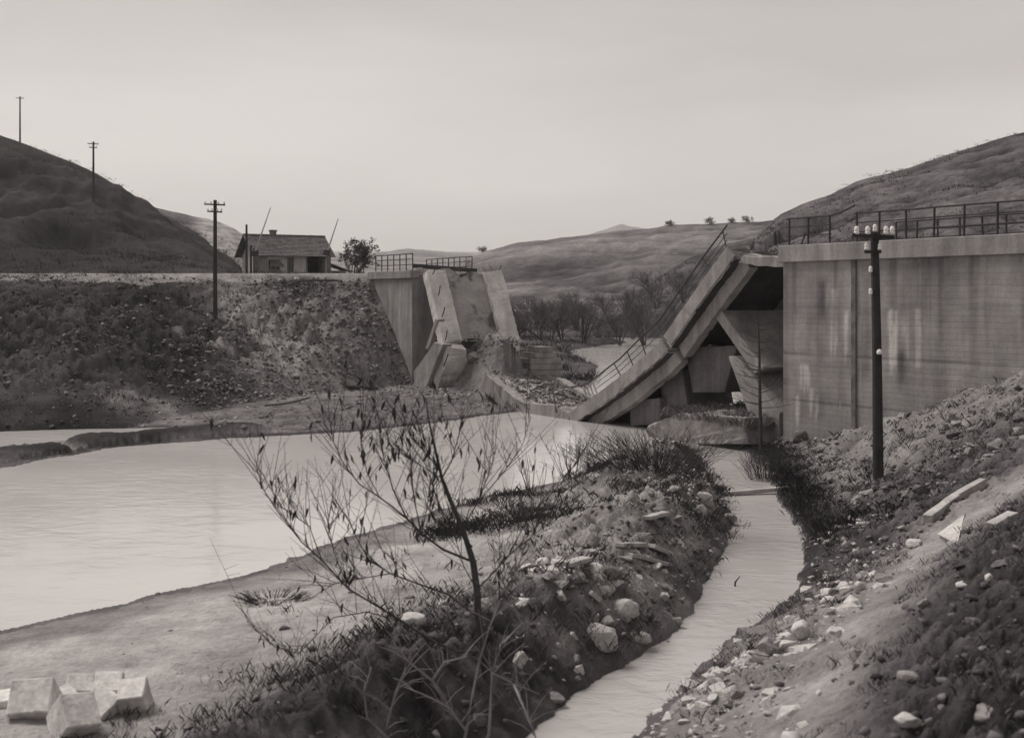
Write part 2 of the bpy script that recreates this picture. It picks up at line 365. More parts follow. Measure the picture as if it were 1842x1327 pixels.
    md = np.exp(-(ds/3.3)**2-(dn/np.where(dn < 0, 1.45, 3.2))**2); h = h+np.where(t < .9, 3.1*md*(1+.2*n2+.06*n3)*(1-t), 0)
    tone = np.where((md > .1) & (t < .5), .20+.07*n2+.05*n3, tone)
    fm = (X > 1)*(Y > 62)*(dr > 0)*(dfo > 0); tone = np.where(fm, .075+.04*n2, tone)
    # hills
    px = CX+F*X/np.maximum(Y, 1)
    for i, (nm, sil, yb, yp, zb, tn) in enumerate(HILLS):
        sx, sy = zip(*sil); py = np.interp(px, sx, sy)
        big = fbm(X/(yp*.10), Y/(yp*.10), 60+i, 5); bigr = fbm(X/(yp*.022), Y/(yp*.022), 80+i, 4)
        zs = EYE+(HY-py)/F*yp+bigr*.0014*yp
        p = np.clip((Y-yb)/(yp-yb), 0, 1)
        p2 = p**1.12
        hb = 7.3 if nm in 'AB' else np.minimum(.55+np.maximum(Y-95, 0)*.004, zb+.4)
        z = hb-.15+(zs-zb)*p2+(big*(.030 if nm in 'AB' else .013)*yp+bigr*(.008 if nm in 'AB' else .004)*yp)*np.sin(np.pi*p)*np.clip((zs-zb)/(.08*yp), 0, 1)
        z = np.where(Y > yp, zs-(Y-yp)*.28, z); z = np.where(zs < zb, -5, z); z = np.where(Y < yb, -5, z)
        if sy[0] > 530: z = np.where(px < sx[0], -5, z)
        if sy[-1] > 530: z = np.where(px > sx[-1], -5, z)
        m = z > h
        tt = tn*(1+.6*big+.9*bigr+.6*n1+.7*n2*sst(300, 120, Y))
        if nm == 'B':
            er = sst(330, 375, px)*sst(-.35, .1, bigr+.45); tt = tt*(1-er)+(.27+.07*np.sin(z*5+3*bigr))*er
        if nm == 'E':
            fld = sst(-.1, .05, np.sin((X*.02+Y*.035)+big*3)); tt = tt*(.78+.42*fld)
        if nm == 'A': tt = tt*(.75+.75*sst(.1, .5, fbm(X*.12, Y*.3, 77)))
        h = np.where(m, z, h); tone = np.where(m, np.clip(tt, .012, .4), tone); cls = np.where(m, i+1, cls)
    # cut the banks down to the water
    h = np.where(dw < 3, np.minimum(h, .05+np.maximum(dw, 0)*.55+.04*n2), h)
    h = np.where(dc < 3, np.minimum(h, .05+np.maximum(dc, 0)*1.05+.05*n3), h)
    h = np.where(dall > 0, np.maximum(h, .012+.04*dall), h)
    h = np.where(dall <= 0, np.maximum(-1.0, .5*dall)-.01, h)
    tone = np.where((dall < .35) & (Y < 100), tone*.62, tone)
    tone = np.clip(tone, .012, .5)
    return (h, tone, cls, dict(dr=dr, dc=dc, dp=dp, dfo=dfo, q=q, bar=bar, right=right, dcr=dcr, t=t, path=pm)) if full else h
def H(x, y): return float(terrain(np.array([x]), np.array([y]))[0])
_ys = np.geomspace(3, 900, 5000)
def G(px, py):           # where the sight line through a photo point meets the ground
    t = (px-CX)/F; z = EYE-(py-HY)/F*_ys; h = terrain(t*_ys, _ys); i = np.argmax(z <= h)
    return (t*_ys[i], _ys[i], h[i])

# one continuous sheet, split by land use
tt = np.concatenate([np.linspace(-1.7, -.5, 60, endpoint=False), np.linspace(-.5, .5, 560), np.linspace(.5, 1.7, 61)[1:]])
yy = np.concatenate([np.geomspace(1.2, 5, 24, endpoint=False), np.geomspace(5, 13, 170, endpoint=False), np.geomspace(13, 95, 430, endpoint=False), np.geomspace(95, 450, 210, endpoint=False), np.geomspace(450, 6000, 90)])
TT, YY = np.meshgrid(tt, yy); XX = TT*YY
hh, tn, cl, _ = terrain(XX, YY, True)
def wear(pts, tone_to, wid, k, side=0):
    global tn
    P = [G(*p)[:2] for p in pts]; m = (YY > 50) & (YY < 84) & (XX > -45) & (XX < -4)
    d = line_d(XX[m], YY[m], P); nz_ = fbm(XX[m]*1.3, YY[m]*1.3, 51); w = np.clip(np.exp(-(d/wid)**2)*k*(1+1.1*nz_), 0, 1); tn[m] = tn[m]*(1-w)+tone_to*w
wear([(405,515),(440,550),(480,600),(530,650)], .30, 1.5, .8)
wear([(450,540),(520,560),(600,600)], .20, 1.6, .5)
wear([(240,548),(330,600),(420,637),(520,668),(610,690)], .26, .35, .8)
wear([(245,535),(300,580)], .014, 1.3, 1.0)
wear([(250,720),(300,735)], .24, 1.6, .6)
wear([(440,705),(360,715)], .018, 1.5, .9)
wear([(500,512),(570,510)], .02, .8, .9)
wear([(60,600),(200,620)], .03, 3, .6)
hh = np.where(YY > 3500, hh-(YY-3500)*.002, hh)
nr, nc = XX.shape; idx = np.arange(nr*nc).reshape(nr, nc)
quads = np.stack([idx[:-1, :-1], idx[:-1, 1:], idx[1:, 1:], idx[1:, :-1]], -1).reshape(-1, 4)
V = np.stack([XX, YY, hh], -1).reshape(-1, 3); tnf = tn.ravel(); qc = cl.ravel()[quads[:, 0]]
for name, ids in (('ground', [0]), ('road', [9]), ('hill', [1]), ('hill', [2]), ('hill', [3]), ('hill', [4]), ('hill', [5]), ('distant_hill', [6, 7])):
    qs = quads[np.isin(qc, ids)]
    if not len(qs): continue
    used, inv = np.unique(qs, return_inverse=True)
    o = np_mesh(name, V[used], inv.reshape(-1, 4), M['ground'], {'tone': tnf[used]}, smooth=True); o['kind'] = 'structure'

def sheet(name, pts, z, m):
    me = bpy.data.meshes.new(name); bm = bmesh.new(); bm.faces.new([bm.verts.new((x, y, z)) for x, y in pts])
    bmesh.ops.triangulate(bm, faces=bm.faces[:]); bm.normal_update()
    if bm.faces[:][0].normal.z < 0: bmesh.ops.reverse_faces(bm, faces=bm.faces[:])
    bm.to_mesh(me); bm.free(); me.materials.append(m); o = bpy.data.objects.new(name, me); COL.objects.link(o); o['kind'] = 'structure'; return o
sheet('river', [(-200,-60),(-20,-40),(-2.6,17.2),(2.4,24.4),(4.9,34),(6.4,43),(7.3,47.5),(9.6,50.2),(30,80),(60,200),(-60,200),(-200,60)], 0.0, M['river'])
sheet('creek', [(-20,-40),(60,-40),(60,20),(11,47),(9.6,50.2),(7.3,47.5),(6.4,43),(4.9,34),(2.4,24.4),(-2.6,17.2)], 0.0, M['creek'])

# ------------------------------------------------------------------ the blown bridge
def B(s, w, z): return Vector((P0[0]+U[0]*s+NV[0]*w, P0[1]+U[1]*s+NV[1]*w, z))
def BS(px, py, w=0):     # photo point on the plane w = const -> (s, z)
    t = (px-CX)/F; s = (P0[0]+NV[0]*w-t*(P0[1]+NV[1]*w))/(t*U[1]-U[0]); y = P0[1]+NV[1]*w+U[1]*s
    return s, EYE-(py-HY)/F*y
def BP(px, py, w=0):
    s, z = BS(px, py, w); return B(s, w, z)
def bbox(mb, s0, s1, w0, w1, z0, z1):
    return mb.hexa([B(s1,w0,z0), B(s0,w0,z0), B(s0,w1,z0), B(s1,w1,z0), B(s1,w0,z1), B(s0,w0,z1), B(s0,w1,z1), B(s1,w1,z1)])
def prism(mb, px_pts, w0, w1, lean=0):       # outline on the near face, carried back across the bridge
    pts = [BP(x, y, w0) for x, y in px_pts]; n = len(pts)
    d = Vector((NV[0]*(w1-w0), NV[1]*(w1-w0), lean)); back = [p+d for p in pts]
    area = sum(px_pts[i][0]*px_pts[(i+1) % n][1]-px_pts[(i+1) % n][0]*px_pts[i][1] for i in range(n))
    f = [tuple(range(n)), tuple(reversed(range(n, 2*n)))]+[((i+1) % n, i, i+n, (i+1) % n+n) for i in range(n)]
    if area > 0: f = [tuple(reversed(q)) for q in f]
    return mb.add(pts+back, f)

# right abutment: long wing wall with coping
ra = empty('bridge_abutment', B(0, 0, 0), 'long board marked concrete abutment wall streaked white, behind the near telegraph pole', 'abutment')
ns, nz = 260, 100; ss = np.linspace(0, -22, ns); zz = np.linspace(-.6, 7.1, nz); SSg, ZZg = np.meshgrid(ss, zz)
tw = .26+.06*fbm(SSg*.5, ZZg*.5, 5)+.03*fbm(SSg*.35, ZZg*4, 6)+.04*fbm(SSg*2.5, ZZg*.25, 8)+.03*fbm(SSg*3, ZZg*3, 12)
def q4(X, Y): return BS(1242+X/1.98, 230+Y/1.98)
strk = fbm(SSg*9, ZZg*.5, 31)
for x0, x1, y0, y1, k in [(388,425,825,935,.8),(372,391,938,1055,.9),(424,441,912,1000,.8),(444,456,942,1038,.9),(498,524,560,800,.6),(534,562,632,805,.85),(478,500,545,640,.35),(395,412,520,550,.5),(595,608,650,1000,.4),
                          (703,742,636,870,.9),(742,782,640,810,.6),(798,826,632,835,.65),(612,630,735,800,.4),(525,535,950,1000,.4),(905,940,850,870,.5)]:
    (s0, z1), (s1, z0) = q4(x0, y0), q4(x1, y1); s0, s1 = max(s0, s1), min(s0, s1)
    m = sst(s1-.12, s1+.12, SSg)*sst(s0+.12, s0-.12, SSg)*sst(z0-.5, z0+.5, ZZg+.5*strk)*sst(z1+.1, z1-.25, ZZg+.15*strk)
    tw = tw+(.50-tw)*np.clip(sst(.25, .75, m*(.62+.75*strk+.25*fbm(SSg*3, ZZg*3, 33)))*k, 0, 1)
for x0, x1, y0, y1, k in [(458,480,530,690,.5),(738,764,780,915,.6),(330,345,500,1000,.25),(620,640,520,900,.3)]:
    (s0, z1), (s1, z0) = q4(x0, y0), q4(x1, y1); s0, s1 = max(s0, s1), min(s0, s1)
    m = sst(s1-.2, s1+.15, SSg)*sst(s0+.2, s0-.15, SSg)*sst(z0-.5, z0+.5, ZZg)*sst(z1+.1, z1-.3, ZZg); tw = tw*(1-m*k)
for zj in (2.05, 3.75, 5.5): tw = tw*(1-.4*np.exp(-((ZZg-zj-.03*fbm(SSg*.6, SSg*0, 61))/.035)**2)*sst(-.5, .2, fbm(SSg*.8, ZZg*0+zj, 62)))
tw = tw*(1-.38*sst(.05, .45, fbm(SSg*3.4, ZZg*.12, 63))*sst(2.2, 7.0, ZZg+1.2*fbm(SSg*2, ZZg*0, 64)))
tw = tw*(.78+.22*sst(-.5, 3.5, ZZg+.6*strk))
Vw = np.stack([P0[0]+U[0]*SSg, P0[1]+U[1]*SSg, ZZg], -1).reshape(-1, 3)-np.array([P0[0], P0[1], 0])
iw = np.arange(ns*nz).reshape(nz, ns); qw = np.stack([iw[:-1,:-1], iw[:-1,1:], iw[1:,1:], iw[1:,:-1]], -1).reshape(-1, 4)
cs = [iw[0,0], iw[0,-1], iw[-1,-1], iw[-1,0]]; off = np.array([NV[0], NV[1], 0])*BW; nb = len(Vw)
Vw = np.concatenate([Vw, Vw[cs]+off])
qw = np.concatenate([qw, np.array([[nb+1,nb,nb+3,nb+2],[cs[1],cs[0],nb,nb+1],[cs[2],cs[1],nb+1,nb+2],[cs[3],cs[2],nb+2,nb+3],[cs[0],cs[3],nb+3,nb]])])
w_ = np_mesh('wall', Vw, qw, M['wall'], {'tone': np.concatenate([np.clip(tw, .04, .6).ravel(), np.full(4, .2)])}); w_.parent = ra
m = MB(); bbox(m, .12, -22, -.16, .45, 7.1, 7.72); m.build('coping', M['concrete'], ra, bevel=.02, sub=2, rough=.012)
m = MB(); bbox(m, .05, -22, 4.55, 5.16, 7.104, 7.7); m.build('coping', M['concrete'], ra, bevel=.02)
m = MB(); bbox(m, 0, -22, .46, 4.54, 7.108, 7.45); m.build('roadway', M['deck'], ra)
s_, _z = BS(1537, 600); m = MB(); bbox(m, s_+.10, s_-.10, -.06, -.004, 1.2, 7.09); m.build('joint_strip', M['stone_dark'], ra, rough=.01)

def railing(name, label, pts_s, w, z0, hgt, posts, rails, group='iron railings of the broken bridge', zs=None, tilt=0):
    s0, s1 = pts_s
    r = empty(name, B(s0, w, z0(s0)), label, 'railing', group)
    for s in posts:
        m = MB(); m.bar(B(s, w, z0(s)-.05), B(s+random.uniform(-.03, .03), w+tilt, z0(s)+hgt), .06); m.build('post', M['metal'], r)
    for k in rails:
        m = MB(); n = 8; P = [B(s0+(s1-s0)*i/n, w+tilt*k/hgt, z0(s0+(s1-s0)*i/n)+k+random.uniform(-.012, .012)) for i in range(n+1)]
        m.tube(P, .034 if k == rails[-1] else .024, 6); m.build('rail', M['metal'], r)
    return r
def lin(px): return BS(px, 400)[0]
flat = lambda s: 7.72
pr = [lin(p) for p in (1416, 1450, 1489)]
r1 = railing('bridge_railing', 'short iron railing with bent up top rail at the broken corner of the right abutment', (lin(1411), lin(1492)), .1, flat, 1.0, pr, [.35, .68, 1.0])
m = MB(); m.tube([B(lin(1490), .1, 8.72), B(lin(1510), .06, 8.8), B(lin(1538), .0, 9.0)], .034); m.build('bent_rail', M['metal'], r1)
m = MB(); m.tube([B(lin(1436), .12, 7.7), B(lin(1447), .05, 8.15)], .03); m.build('broken_post', M['metal'], r1)
railing('bridge_railing', 'long iron railing on the near coping of the right abutment, running out of the picture', (lin(1535), -22), .1, flat, 1.0,
        [lin(p) for p in (1538, 1578, 1626, 1676, 1730, 1790, 1850)]+[-13, -15, -17, -19, -21], [.35, .68, 1.0])
railing('bridge_railing', 'iron railing on the far coping of the right abutment, seen through the near one', (-1, -22), 4.85, lambda s: 7.7, 1.0,
        list(np.arange(-1, -22, -1.0)), [.35, .68, 1.0])

# left abutment
SL = 31.9
la = empty('bridge_abutment', B(SL, 0, 0), 'tapering pale concrete abutment standing in the stony far bank', 'abutment')
g1 = MB(); zt = 6.95
prof = [(SL, -.5), (SL, zt), (SL+3, zt), (SL+6.3, zt), (SL+6.3, -.5)]
pts = [B(s, 0, z) for s, z in prof]; back = [B(s, BW, z) for s, z in prof]; n = 5
g1.add(pts+back, [(0,1,2,3,4)[::-1], (5,6,7,8,9)]+[(i, (i+1) % n, (i+1) % n+n, i+n) for i in range(n)])
g1.build('wall', M['concrete'], la)
m = MB(); bbox(m, SL+6.3, SL-.1, -.14, .5, zt, 7.42); m.build('coping', M['concrete'], la, bevel=.02, sub=2, rough=.015)
m = MB(); bbox(m, SL+8.3, SL+.9, BW-.5, BW+.12, zt, 7.4); m.build('coping', M['concrete'], la, bevel=.02)
m = MB(); bbox(m, SL+8, SL+.25, .51, BW-.51, zt+.004, 7.2); m.build('roadway', M['deck'], la, sub=2, rough=.02)
flatl = lambda s: 7.42
railing('bridge_railing', 'iron railing on the coping above the tapering left abutment wall', (SL+5.6, SL+.1), .1, flatl, 1.02, [SL+.12+.9*i for i in range(7)], [.36, .69, 1.0])
railing('bridge_railing', 'iron railing on the far side of the left abutment, above the steep broken slab', (39.8, 33.4), BW-.15, lambda s: 7.4, .95, [33.4+.8*i for i in range(9)], [.34, .65, .95])
m = MB(); m.bar(BP(742, 478, 1.2), BP(858, 487, 4.9), .16, .26)
thing_mesh(m, 'iron_beam', M['metal'], BP(800, 490, 3), 'dark iron beam sticking out over the edge of the left abutment', 'beam')

# swept deck pieces: a profile (s, z) of the near top edge, offset square to itself
def resample(pr, n):
    P = [Vector((a, b)) for a, b in pr]; out = []
    for i in range(n):
        t = i/(n-1)*(len(P)-1); k = min(int(t), len(P)-2); f = t-k
        p0, p1, p2, p3 = P[max(k-1, 0)], P[k], P[k+1], P[min(k+2, len(P)-1)]
        out.append(.5*((2*p1)+(p2-p0)*f+(2*p0-5*p1+4*p2-p3)*f*f+(3*p1-p0-3*p2+p3)*f**3))
    return out
def sweep(pr, w0, w1, d0, d1, n=16, ends=.12, dz=None, rough=.02, nw=1, smooth=True):
    n = int(n*2.2)
    P = resample(pr, n) if smooth else [Vector(a) for a in pr]; n = len(P); mb = MB(); ws = [w0+(w1-w0)*i/nw for i in range(nw+1)]
    ring = [(w, d0) for w in ws]+[(w, d1) for w in reversed(ws)]; k = len(ring)
    for i, p in enumerate(P):
        t = (P[min(i+1, n-1)]-P[max(i-1, 0)]).normalized(); nn = Vector((-t.y, t.x))
        if nn.y < 0: nn = -nn
        for w, d in ring:
            e = (random.uniform(-ends, ends) if i in (0, n-1) else 0)
            if random.random() < .06: d -= (1 if d == max(d0, d1) else -1)*random.uniform(.02, .07)
            if random.random() < .06: w += (1 if w < (w0+w1)/2 else -1)*random.uniform(.01, .06)
            q = p+nn*d+t*e; zz_ = dz(w, q.x) if dz else 0
            v = B(q.x, w, q.y+zz_); v += mnoise.noise_vector(v*1.3)*rough*1.2+mnoise.noise_vector(v*4)*rough
            mb.v.append(tuple(v))
    inc = P[-1].x > P[0].x
    for i in range(n-1):
        for j in range(k):
            a, b = i*k+j, i*k+(j+1) % k; f = (a, b, b+k, a+k); mb.f.append(f if not inc else f[::-1])
    c0, c1 = tuple(range(k)), tuple((n-1)*k+j for j in range(k))
    mb.f += [c0[::-1], c1] if not inc else [c0, c1[::-1]]
    return mb
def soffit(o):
    o.data.materials.append(M['soffit_shade'])
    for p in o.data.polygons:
        if p.normal.z < -.25: p.material_index = 1  # downward faces get the painted underside shade
def deck(root, pr, girders=True, n=16, dz=None, ends=.12, kerb=1.0, gd=1.22, km='concrete', kd=-.6):
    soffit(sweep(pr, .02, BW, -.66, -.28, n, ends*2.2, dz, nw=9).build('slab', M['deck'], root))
    P_ = resample(pr, 12)
    for e_, f_ in ((0, 1), (-1, -2)):
        t_ = (P_[e_]-P_[f_]).normalized(); nn_ = Vector((-t_.y, t_.x)); nn_ = -nn_ if nn_.y < 0 else nn_
        for k in range(9):
            w = .3+k*(BW-.6)/8+random.uniform(-.15, .15); q = P_[e_]-nn_*random.uniform(.35, .55); q2 = q+t_*random.uniform(.3, .8)+nn_*random.uniform(-.3, .1)
            if abs(q2.x) > .4: MB().tube([B(q.x-t_.x*.2, w, q.y-t_.y*.2), B((q.x+q2.x)/2, w+.03, (q.y+q2.y)/2+.03), B(q2.x, w+random.uniform(-.15, .15), q2.y)], .018, 5).build('reinforcing_bar', M['metal'], root)
    sweep(pr, -.03, kerb, kd, 0, n, ends*.9, dz, nw=3).build('kerb', M[km], root)
    sweep(pr, BW-kerb, BW+.03, kd, 0, n, ends*.9, dz, nw=3).build('kerb', M[km], root)
    if girders:
        for a in (.42, BW-.85): sweep(pr, a, a+.4, -gd, -.64, n, .05, dz).build('girder', M['concrete'], root)

rt_pr = [BS(*p) for p in [(1310,441),(1270,496),(1232,550),(1195,603)]]
rb_pr = [BS(*p) for p in [(1192,608),(1174,628),(1150,648),(1110,682),(1068,712),(1024,742)]]
d1 = empty('bridge_deck', B(rt_pr[-1][0], 2.5, 2), 'upper right part of the fallen deck, leaning steeply against the right abutment', 'bridge deck', 'fallen pieces of the bridge deck')
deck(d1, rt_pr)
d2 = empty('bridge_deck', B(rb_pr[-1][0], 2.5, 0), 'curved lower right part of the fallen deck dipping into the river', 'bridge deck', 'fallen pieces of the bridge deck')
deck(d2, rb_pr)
md_pr = [BS(*p) for p in [(1001,729),(970,727),(938,722),(905,698),(873,672)]]
d3 = empty('bridge_deck', B(md_pr[2][0], 2.5, 0), 'nearly level middle part of the fallen deck lying in the river, strewn with earth', 'bridge deck', 'fallen pieces of the bridge deck')
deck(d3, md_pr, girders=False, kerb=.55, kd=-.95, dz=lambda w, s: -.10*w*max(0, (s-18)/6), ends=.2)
md2 = [BS(*p) for p in [(1025,745),(1012,738),(1000,731)]]
d4 = empty('bridge_deck', B(md2[1][0], 2.5, 0), 'small cracked wedge of deck at the lowest point between middle and right parts', 'bridge deck', 'fallen pieces of the bridge deck')
sweep(md2, 0.03, BW, -.62, -.05, 6, .1, nw=4).build('slab', M['deck'], d4)
sweep(md2, -.02, .6, -.9, 0, 6, .04).build('kerb', M['concrete'], d4)
lu_pr = [BS(*p) for p in [(798,613),(788,571),(778,527),(768,486)]]
d5 = empty('bridge_deck', B(lu_pr[0][0], 2.5, 3), 'steep left part of the fallen deck hanging from the left abutment', 'bridge deck', 'fallen pieces of the bridge deck')
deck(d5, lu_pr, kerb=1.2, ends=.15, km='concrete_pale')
ll_pr = [BS(*p) for p in [(778,688),(790,650),(796,620)]]
d6 = empty('bridge_deck', B(ll_pr[0][0], 1, .6), 'short broken stump of kerb below the steep left deck part', 'bridge deck', 'fallen pieces of the bridge deck')
sweep(ll_pr, 0, 1.25, -.7, 0, 8, .15, rough=.04).build('kerb', M['concrete_pale'], d6, bevel=.015)
lr_pr = [BS(*p, 4.0) for p in [(918,652),(912,618)]]
m = sweep(lr_pr, 3.7, 4.6, -.6, 0, 6, .12, rough=.03)
thing_mesh(m, 'kerb_fragment', M['concrete_pale'], B(lr_pr[0][0], 4.1, 1.5), 'narrow pale kerb fragment below the right edge of the steep left deck', 'rubble')
# reinforcement stubs standing from the steep kerbs
for i, (a, b) in enumerate([((1290,600),(1300,545)),((1310,730),(1328,672)),((1330,870),(1342,810)),((1320,1020),(1348,950)),((1255,475),(1275,430))]):
    p, q = BP(400+a[0]/3.318, 350+a[1]/3.318, -.02), BP(400+b[0]/3.318, 350+b[1]/3.318, -.25)
    MB().tube([p, (p+q)/2+Vector((.02, 0, 0)), q], .03, 5).build('railing_stub', M['metal'], d5)
for a, b in [((175,345),(188,298)),((195,468),(215,420)),((225,585),(245,535)),((262,700),(278,655))]:
    p, q = BP(840+a[0]/3.07, 380+a[1]/3.07, BW), BP(840+b[0]/3.07, 380+b[1]/3.07, BW)
    MB().tube([p, q], .03, 5).build('railing_stub', M['metal'], d5)
# deck stub still fixed to the right abutment
d7 = empty('bridge_deck', B(1, 2.5, 7), 'thin ragged deck stub still fixed to the right abutment corner', 'bridge deck', 'fallen pieces of the bridge deck')
sweep([(.0, 7.30), (1.2, 7.32), (2.6, 7.48)], .25, BW-.1, -.34, 0, 8, .25, rough=.05, nw=6).build('slab', M['concrete'], d7)
# railing of the sunken deck
r5 = empty('bridge_railing', B(9, .1, 2), 'bent iron railing following the sagging right deck down to the water', 'railing', 'iron railings of the broken bridge')
top = [(1308,405),(1265,462),(1225,520),(1185,577),(1150,610),(1115,645),(1080,672),(1058,690),(1030,697),(1000,692),(980,690)]
MB().tube([BP(x, y, .15) for x, y in top], .034, 6).build('rail', M['metal'], r5)
for k in (.36, .68):
    P = []
    low = [(1308,445),(1270,497),(1232,552),(1193,606),(1150,648),(1110,682),(1068,712)]
    for (x0, y0), (x1, y1) in zip(top, low): P.append(BP(x0+(x1-x0)*k, y0+(y1-y0)*k, .15))
    MB().tube(P, .015, 5).build('rail', M['metal'], r5)
for i, (x0, y0) in enumerate([(1300,415),(1262,465),(1225,520),(1180,580),(1152,608),(1128,632),(1104,653)]):
    x1, y1 = [(1307,447),(1280,483),(1240,540),(1196,606),(1162,640),(1140,660),(1118,678)][i]
    MB().bar(BP(x0, y0, .15), BP(x1, y1, .12), .036).build('post', M['metal'], r5)
r6 = empty('bridge_railing', BP(1060, 712, BW), 'collapsed pale railing posts by the water at the lowest point of the deck', 'railing', 'iron railings of the broken bridge')
for a, b in [((640,1010),(615,980)),((660,1015),(640,968)),((680,1020),(655,955)),((700,1020),(672,945)),((720,1012),(690,935)),((650,985),(760,880))]:
    MB().bar(BP(840+a[0]/3.07, 380+a[1]/3.07, 4.3), BP(840+b[0]/3.07, 380+b[1]/3.07, 4.3), .07).build('post', M['timber'], r6)
r7 = empty('bent_handrail', BP(950, 700, .3), 'thin bent handrail lying across the middle deck part', 'railing')
z3 = lambda X, Y, w: BP(840+X/3.07, 380+Y/3.07, w)
MB().tube([z3(350,990,1.0), z3(430,955,.8), z3(470,985,.4), z3(485,1040,.1), z3(492,1110,-.1)], .035, 6).build('rail', M['metal'], r7)
MB().tube([z3(430,955,.8), z3(520,975,1.2), z3(600,965,1.6)], .025, 5).build('rail', M['metal'], r7)

# cross walls and piers under the right deck
def piece(name, pts, w0, w1, label, cat, mt='concrete', rough=.03, lean=0, group=None, sub=2):
    m = MB(); prism(m, pts, w0, w1, lean); c = BP(*pts[-1], w0)
    return thing_mesh(m, name, M[mt], c, label, cat, group, bevel=.03, sub=sub, rough=rough)
piece('leaning_pier', [(1280,562),(1296,558),(1375,662),(1356,672)], .6, 4.6, 'long pier wall leaning under the steep deck towards the right abutment', 'pier', rough=.02)
piece('leaning_pier', [(1309,641),(1326,641),(1402,742),(1402,800),(1362,792)], .5, 4.4, 'lower broken pier wall slanting beside the right abutment foot', 'pier', rough=.03)
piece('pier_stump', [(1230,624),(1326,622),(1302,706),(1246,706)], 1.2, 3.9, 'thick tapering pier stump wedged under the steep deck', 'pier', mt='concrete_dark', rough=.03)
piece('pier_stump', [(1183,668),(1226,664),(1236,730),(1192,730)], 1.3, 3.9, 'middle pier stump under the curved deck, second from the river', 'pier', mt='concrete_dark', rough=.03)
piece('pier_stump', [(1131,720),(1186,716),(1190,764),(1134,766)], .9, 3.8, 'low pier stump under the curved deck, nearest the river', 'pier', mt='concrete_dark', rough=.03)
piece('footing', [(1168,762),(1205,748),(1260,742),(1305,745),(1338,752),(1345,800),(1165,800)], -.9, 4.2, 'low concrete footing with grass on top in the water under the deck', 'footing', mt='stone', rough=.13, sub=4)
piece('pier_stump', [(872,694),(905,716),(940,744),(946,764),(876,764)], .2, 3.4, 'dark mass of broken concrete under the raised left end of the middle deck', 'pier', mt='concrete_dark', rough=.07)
# left: broken pier slabs
piece('leaning_pier', [(764,627),(783,572),(788,575),(769,630)], -.1, .35, 'thin slab propped against the left abutment face', 'pier', 'concrete', .025)
piece('leaning_pier', [(744,668),(781,615),(797,619),(762,708),(746,706)], -.3, .3, 'broad broken slab leaning at the foot of the left abutment', 'pier', 'concrete', .04)
mp_ = empty('masonry_pier', BP(950, 662, 5.4), 'stump of a coursed masonry pier behind the steep left deck', 'pier')
for i in range(8):
    a, b = B(28.9+random.uniform(-.04, .04), 5.3+random.uniform(-.04, .04), 0), B(26.9+random.uniform(-.04, .04), 8.0-.12*max(0, i-4), 0)
    m = MB(); bbox(m, 29.0-random.uniform(0, .08)-(.35 if i > 5 else 0), 27.0+random.uniform(0, .08), 5.3+random.uniform(-.03, .03)+(.3*(i-5) if i > 5 else 0), 7.4-(.25*(i-5) if i > 5 else 0), .2+.34*i, .2+.34*i+.325)
    m.build('stone_course', M['masonry'], mp_, bevel=.02, sub=2, rough=.03)
for a, b in [((268,690),(330,650)),((330,650),(405,700)),((300,645),(355,655))]:
    MB().bar(z3(*a, 5.2), z3(*b, 5.6), .1).build('iron_bar', M['metal'], mp_)
# earth cast up over the middle deck and broken concrete at the abutment top
def chunk(bmv, npts, sx, sy, sz, seed):
    r = np.random.default_rng(seed); p = r.normal(size=(npts, 3)); p /= np.linalg.norm(p, axis=1)[:, None]; p = np.sign(p)*np.abs(p)**.75*np.array([sx, sy, sz])
    return p
def hull(name, pts, m, bevel=.04):
    bm = bmesh.new()
    for p in pts: bm.verts.new(p)
    r = bmesh.ops.convex_hull(bm, input=bm.verts[:]); bmesh.ops.delete(bm, geom=[g for g in r['geom_interior'] if isinstance(g, bmesh.types.BMVert)], context='VERTS')
    loose = [v for v in bm.verts if not v.link_faces]; bmesh.ops.delete(bm, geom=loose, context='VERTS')
    me = bpy.data.meshes.new(name)
    bm.to_mesh(me); bm.free(); me.materials.append(m); return me
for i, (px, py, w, sz, lab) in enumerate([(757,487,.9,.45,'angular concrete lump on the left abutment edge beside the beam'),(768,500,.7,.4,'broken concrete lump at the top of the steep left deck'),(840,470,4.6,.35,'grey lump lying under the far left railing')]):
    me = hull('rubble_block', chunk(None, 26, sz*.6, sz*.5, sz*.5, 400+i), M['concrete']); o = bpy.data.objects.new('rubble_block', me); o.location = BP(px, py, w); COL.objects.link(o); tag(o, lab, 'rubble')

# ------------------------------------------------------------------ telegraph poles
def insulator(r, p, parent=None, k=1.0):
    m = MB(); m.lathe(p, [(.022*k,-.02),(.05*k,.0),(.058*k,.03*k),(.04*k,.06*k),(.055*k,.075*k),(.045*k,.13*k),(.02*k,.16*k)], 8); return m.build('insulator', M['porcelain'], r)
b0 = G(1580, 862); depth = b0[1]
def PX(px, py, y): return Vector(((px-CX)/F*y, y, EYE-(py-HY)/F*y))
tp = empty('telegraph_pole', (b0[0], b0[1], b0[2]), 'tall dark telegraph pole with white insulators in front of the right abutment wall', 'telegraph pole', 'telegraph poles')
pt = PX(1573, 418, depth); pb = Vector((b0[0], b0[1], b0[2]-.5))
MB().tube([pb, pb.lerp(pt, .5)+Vector((.02, 0, 0)), pt], [.15, .13, .11], 12).build('pole', M['pole'], tp, smooth=False)
a, b = PX(1533, 423, depth-.14), PX(1608, 427, depth-.14); MB().bar(a, b, .09, .1).build('crossarm', M['pole'], tp)
for x in (1541, 1561, 1594, 1605): insulator(tp, PX(x, 421, depth-.14), k=1.35)
insulator(tp, PX(1574, 416, depth), k=1.2)
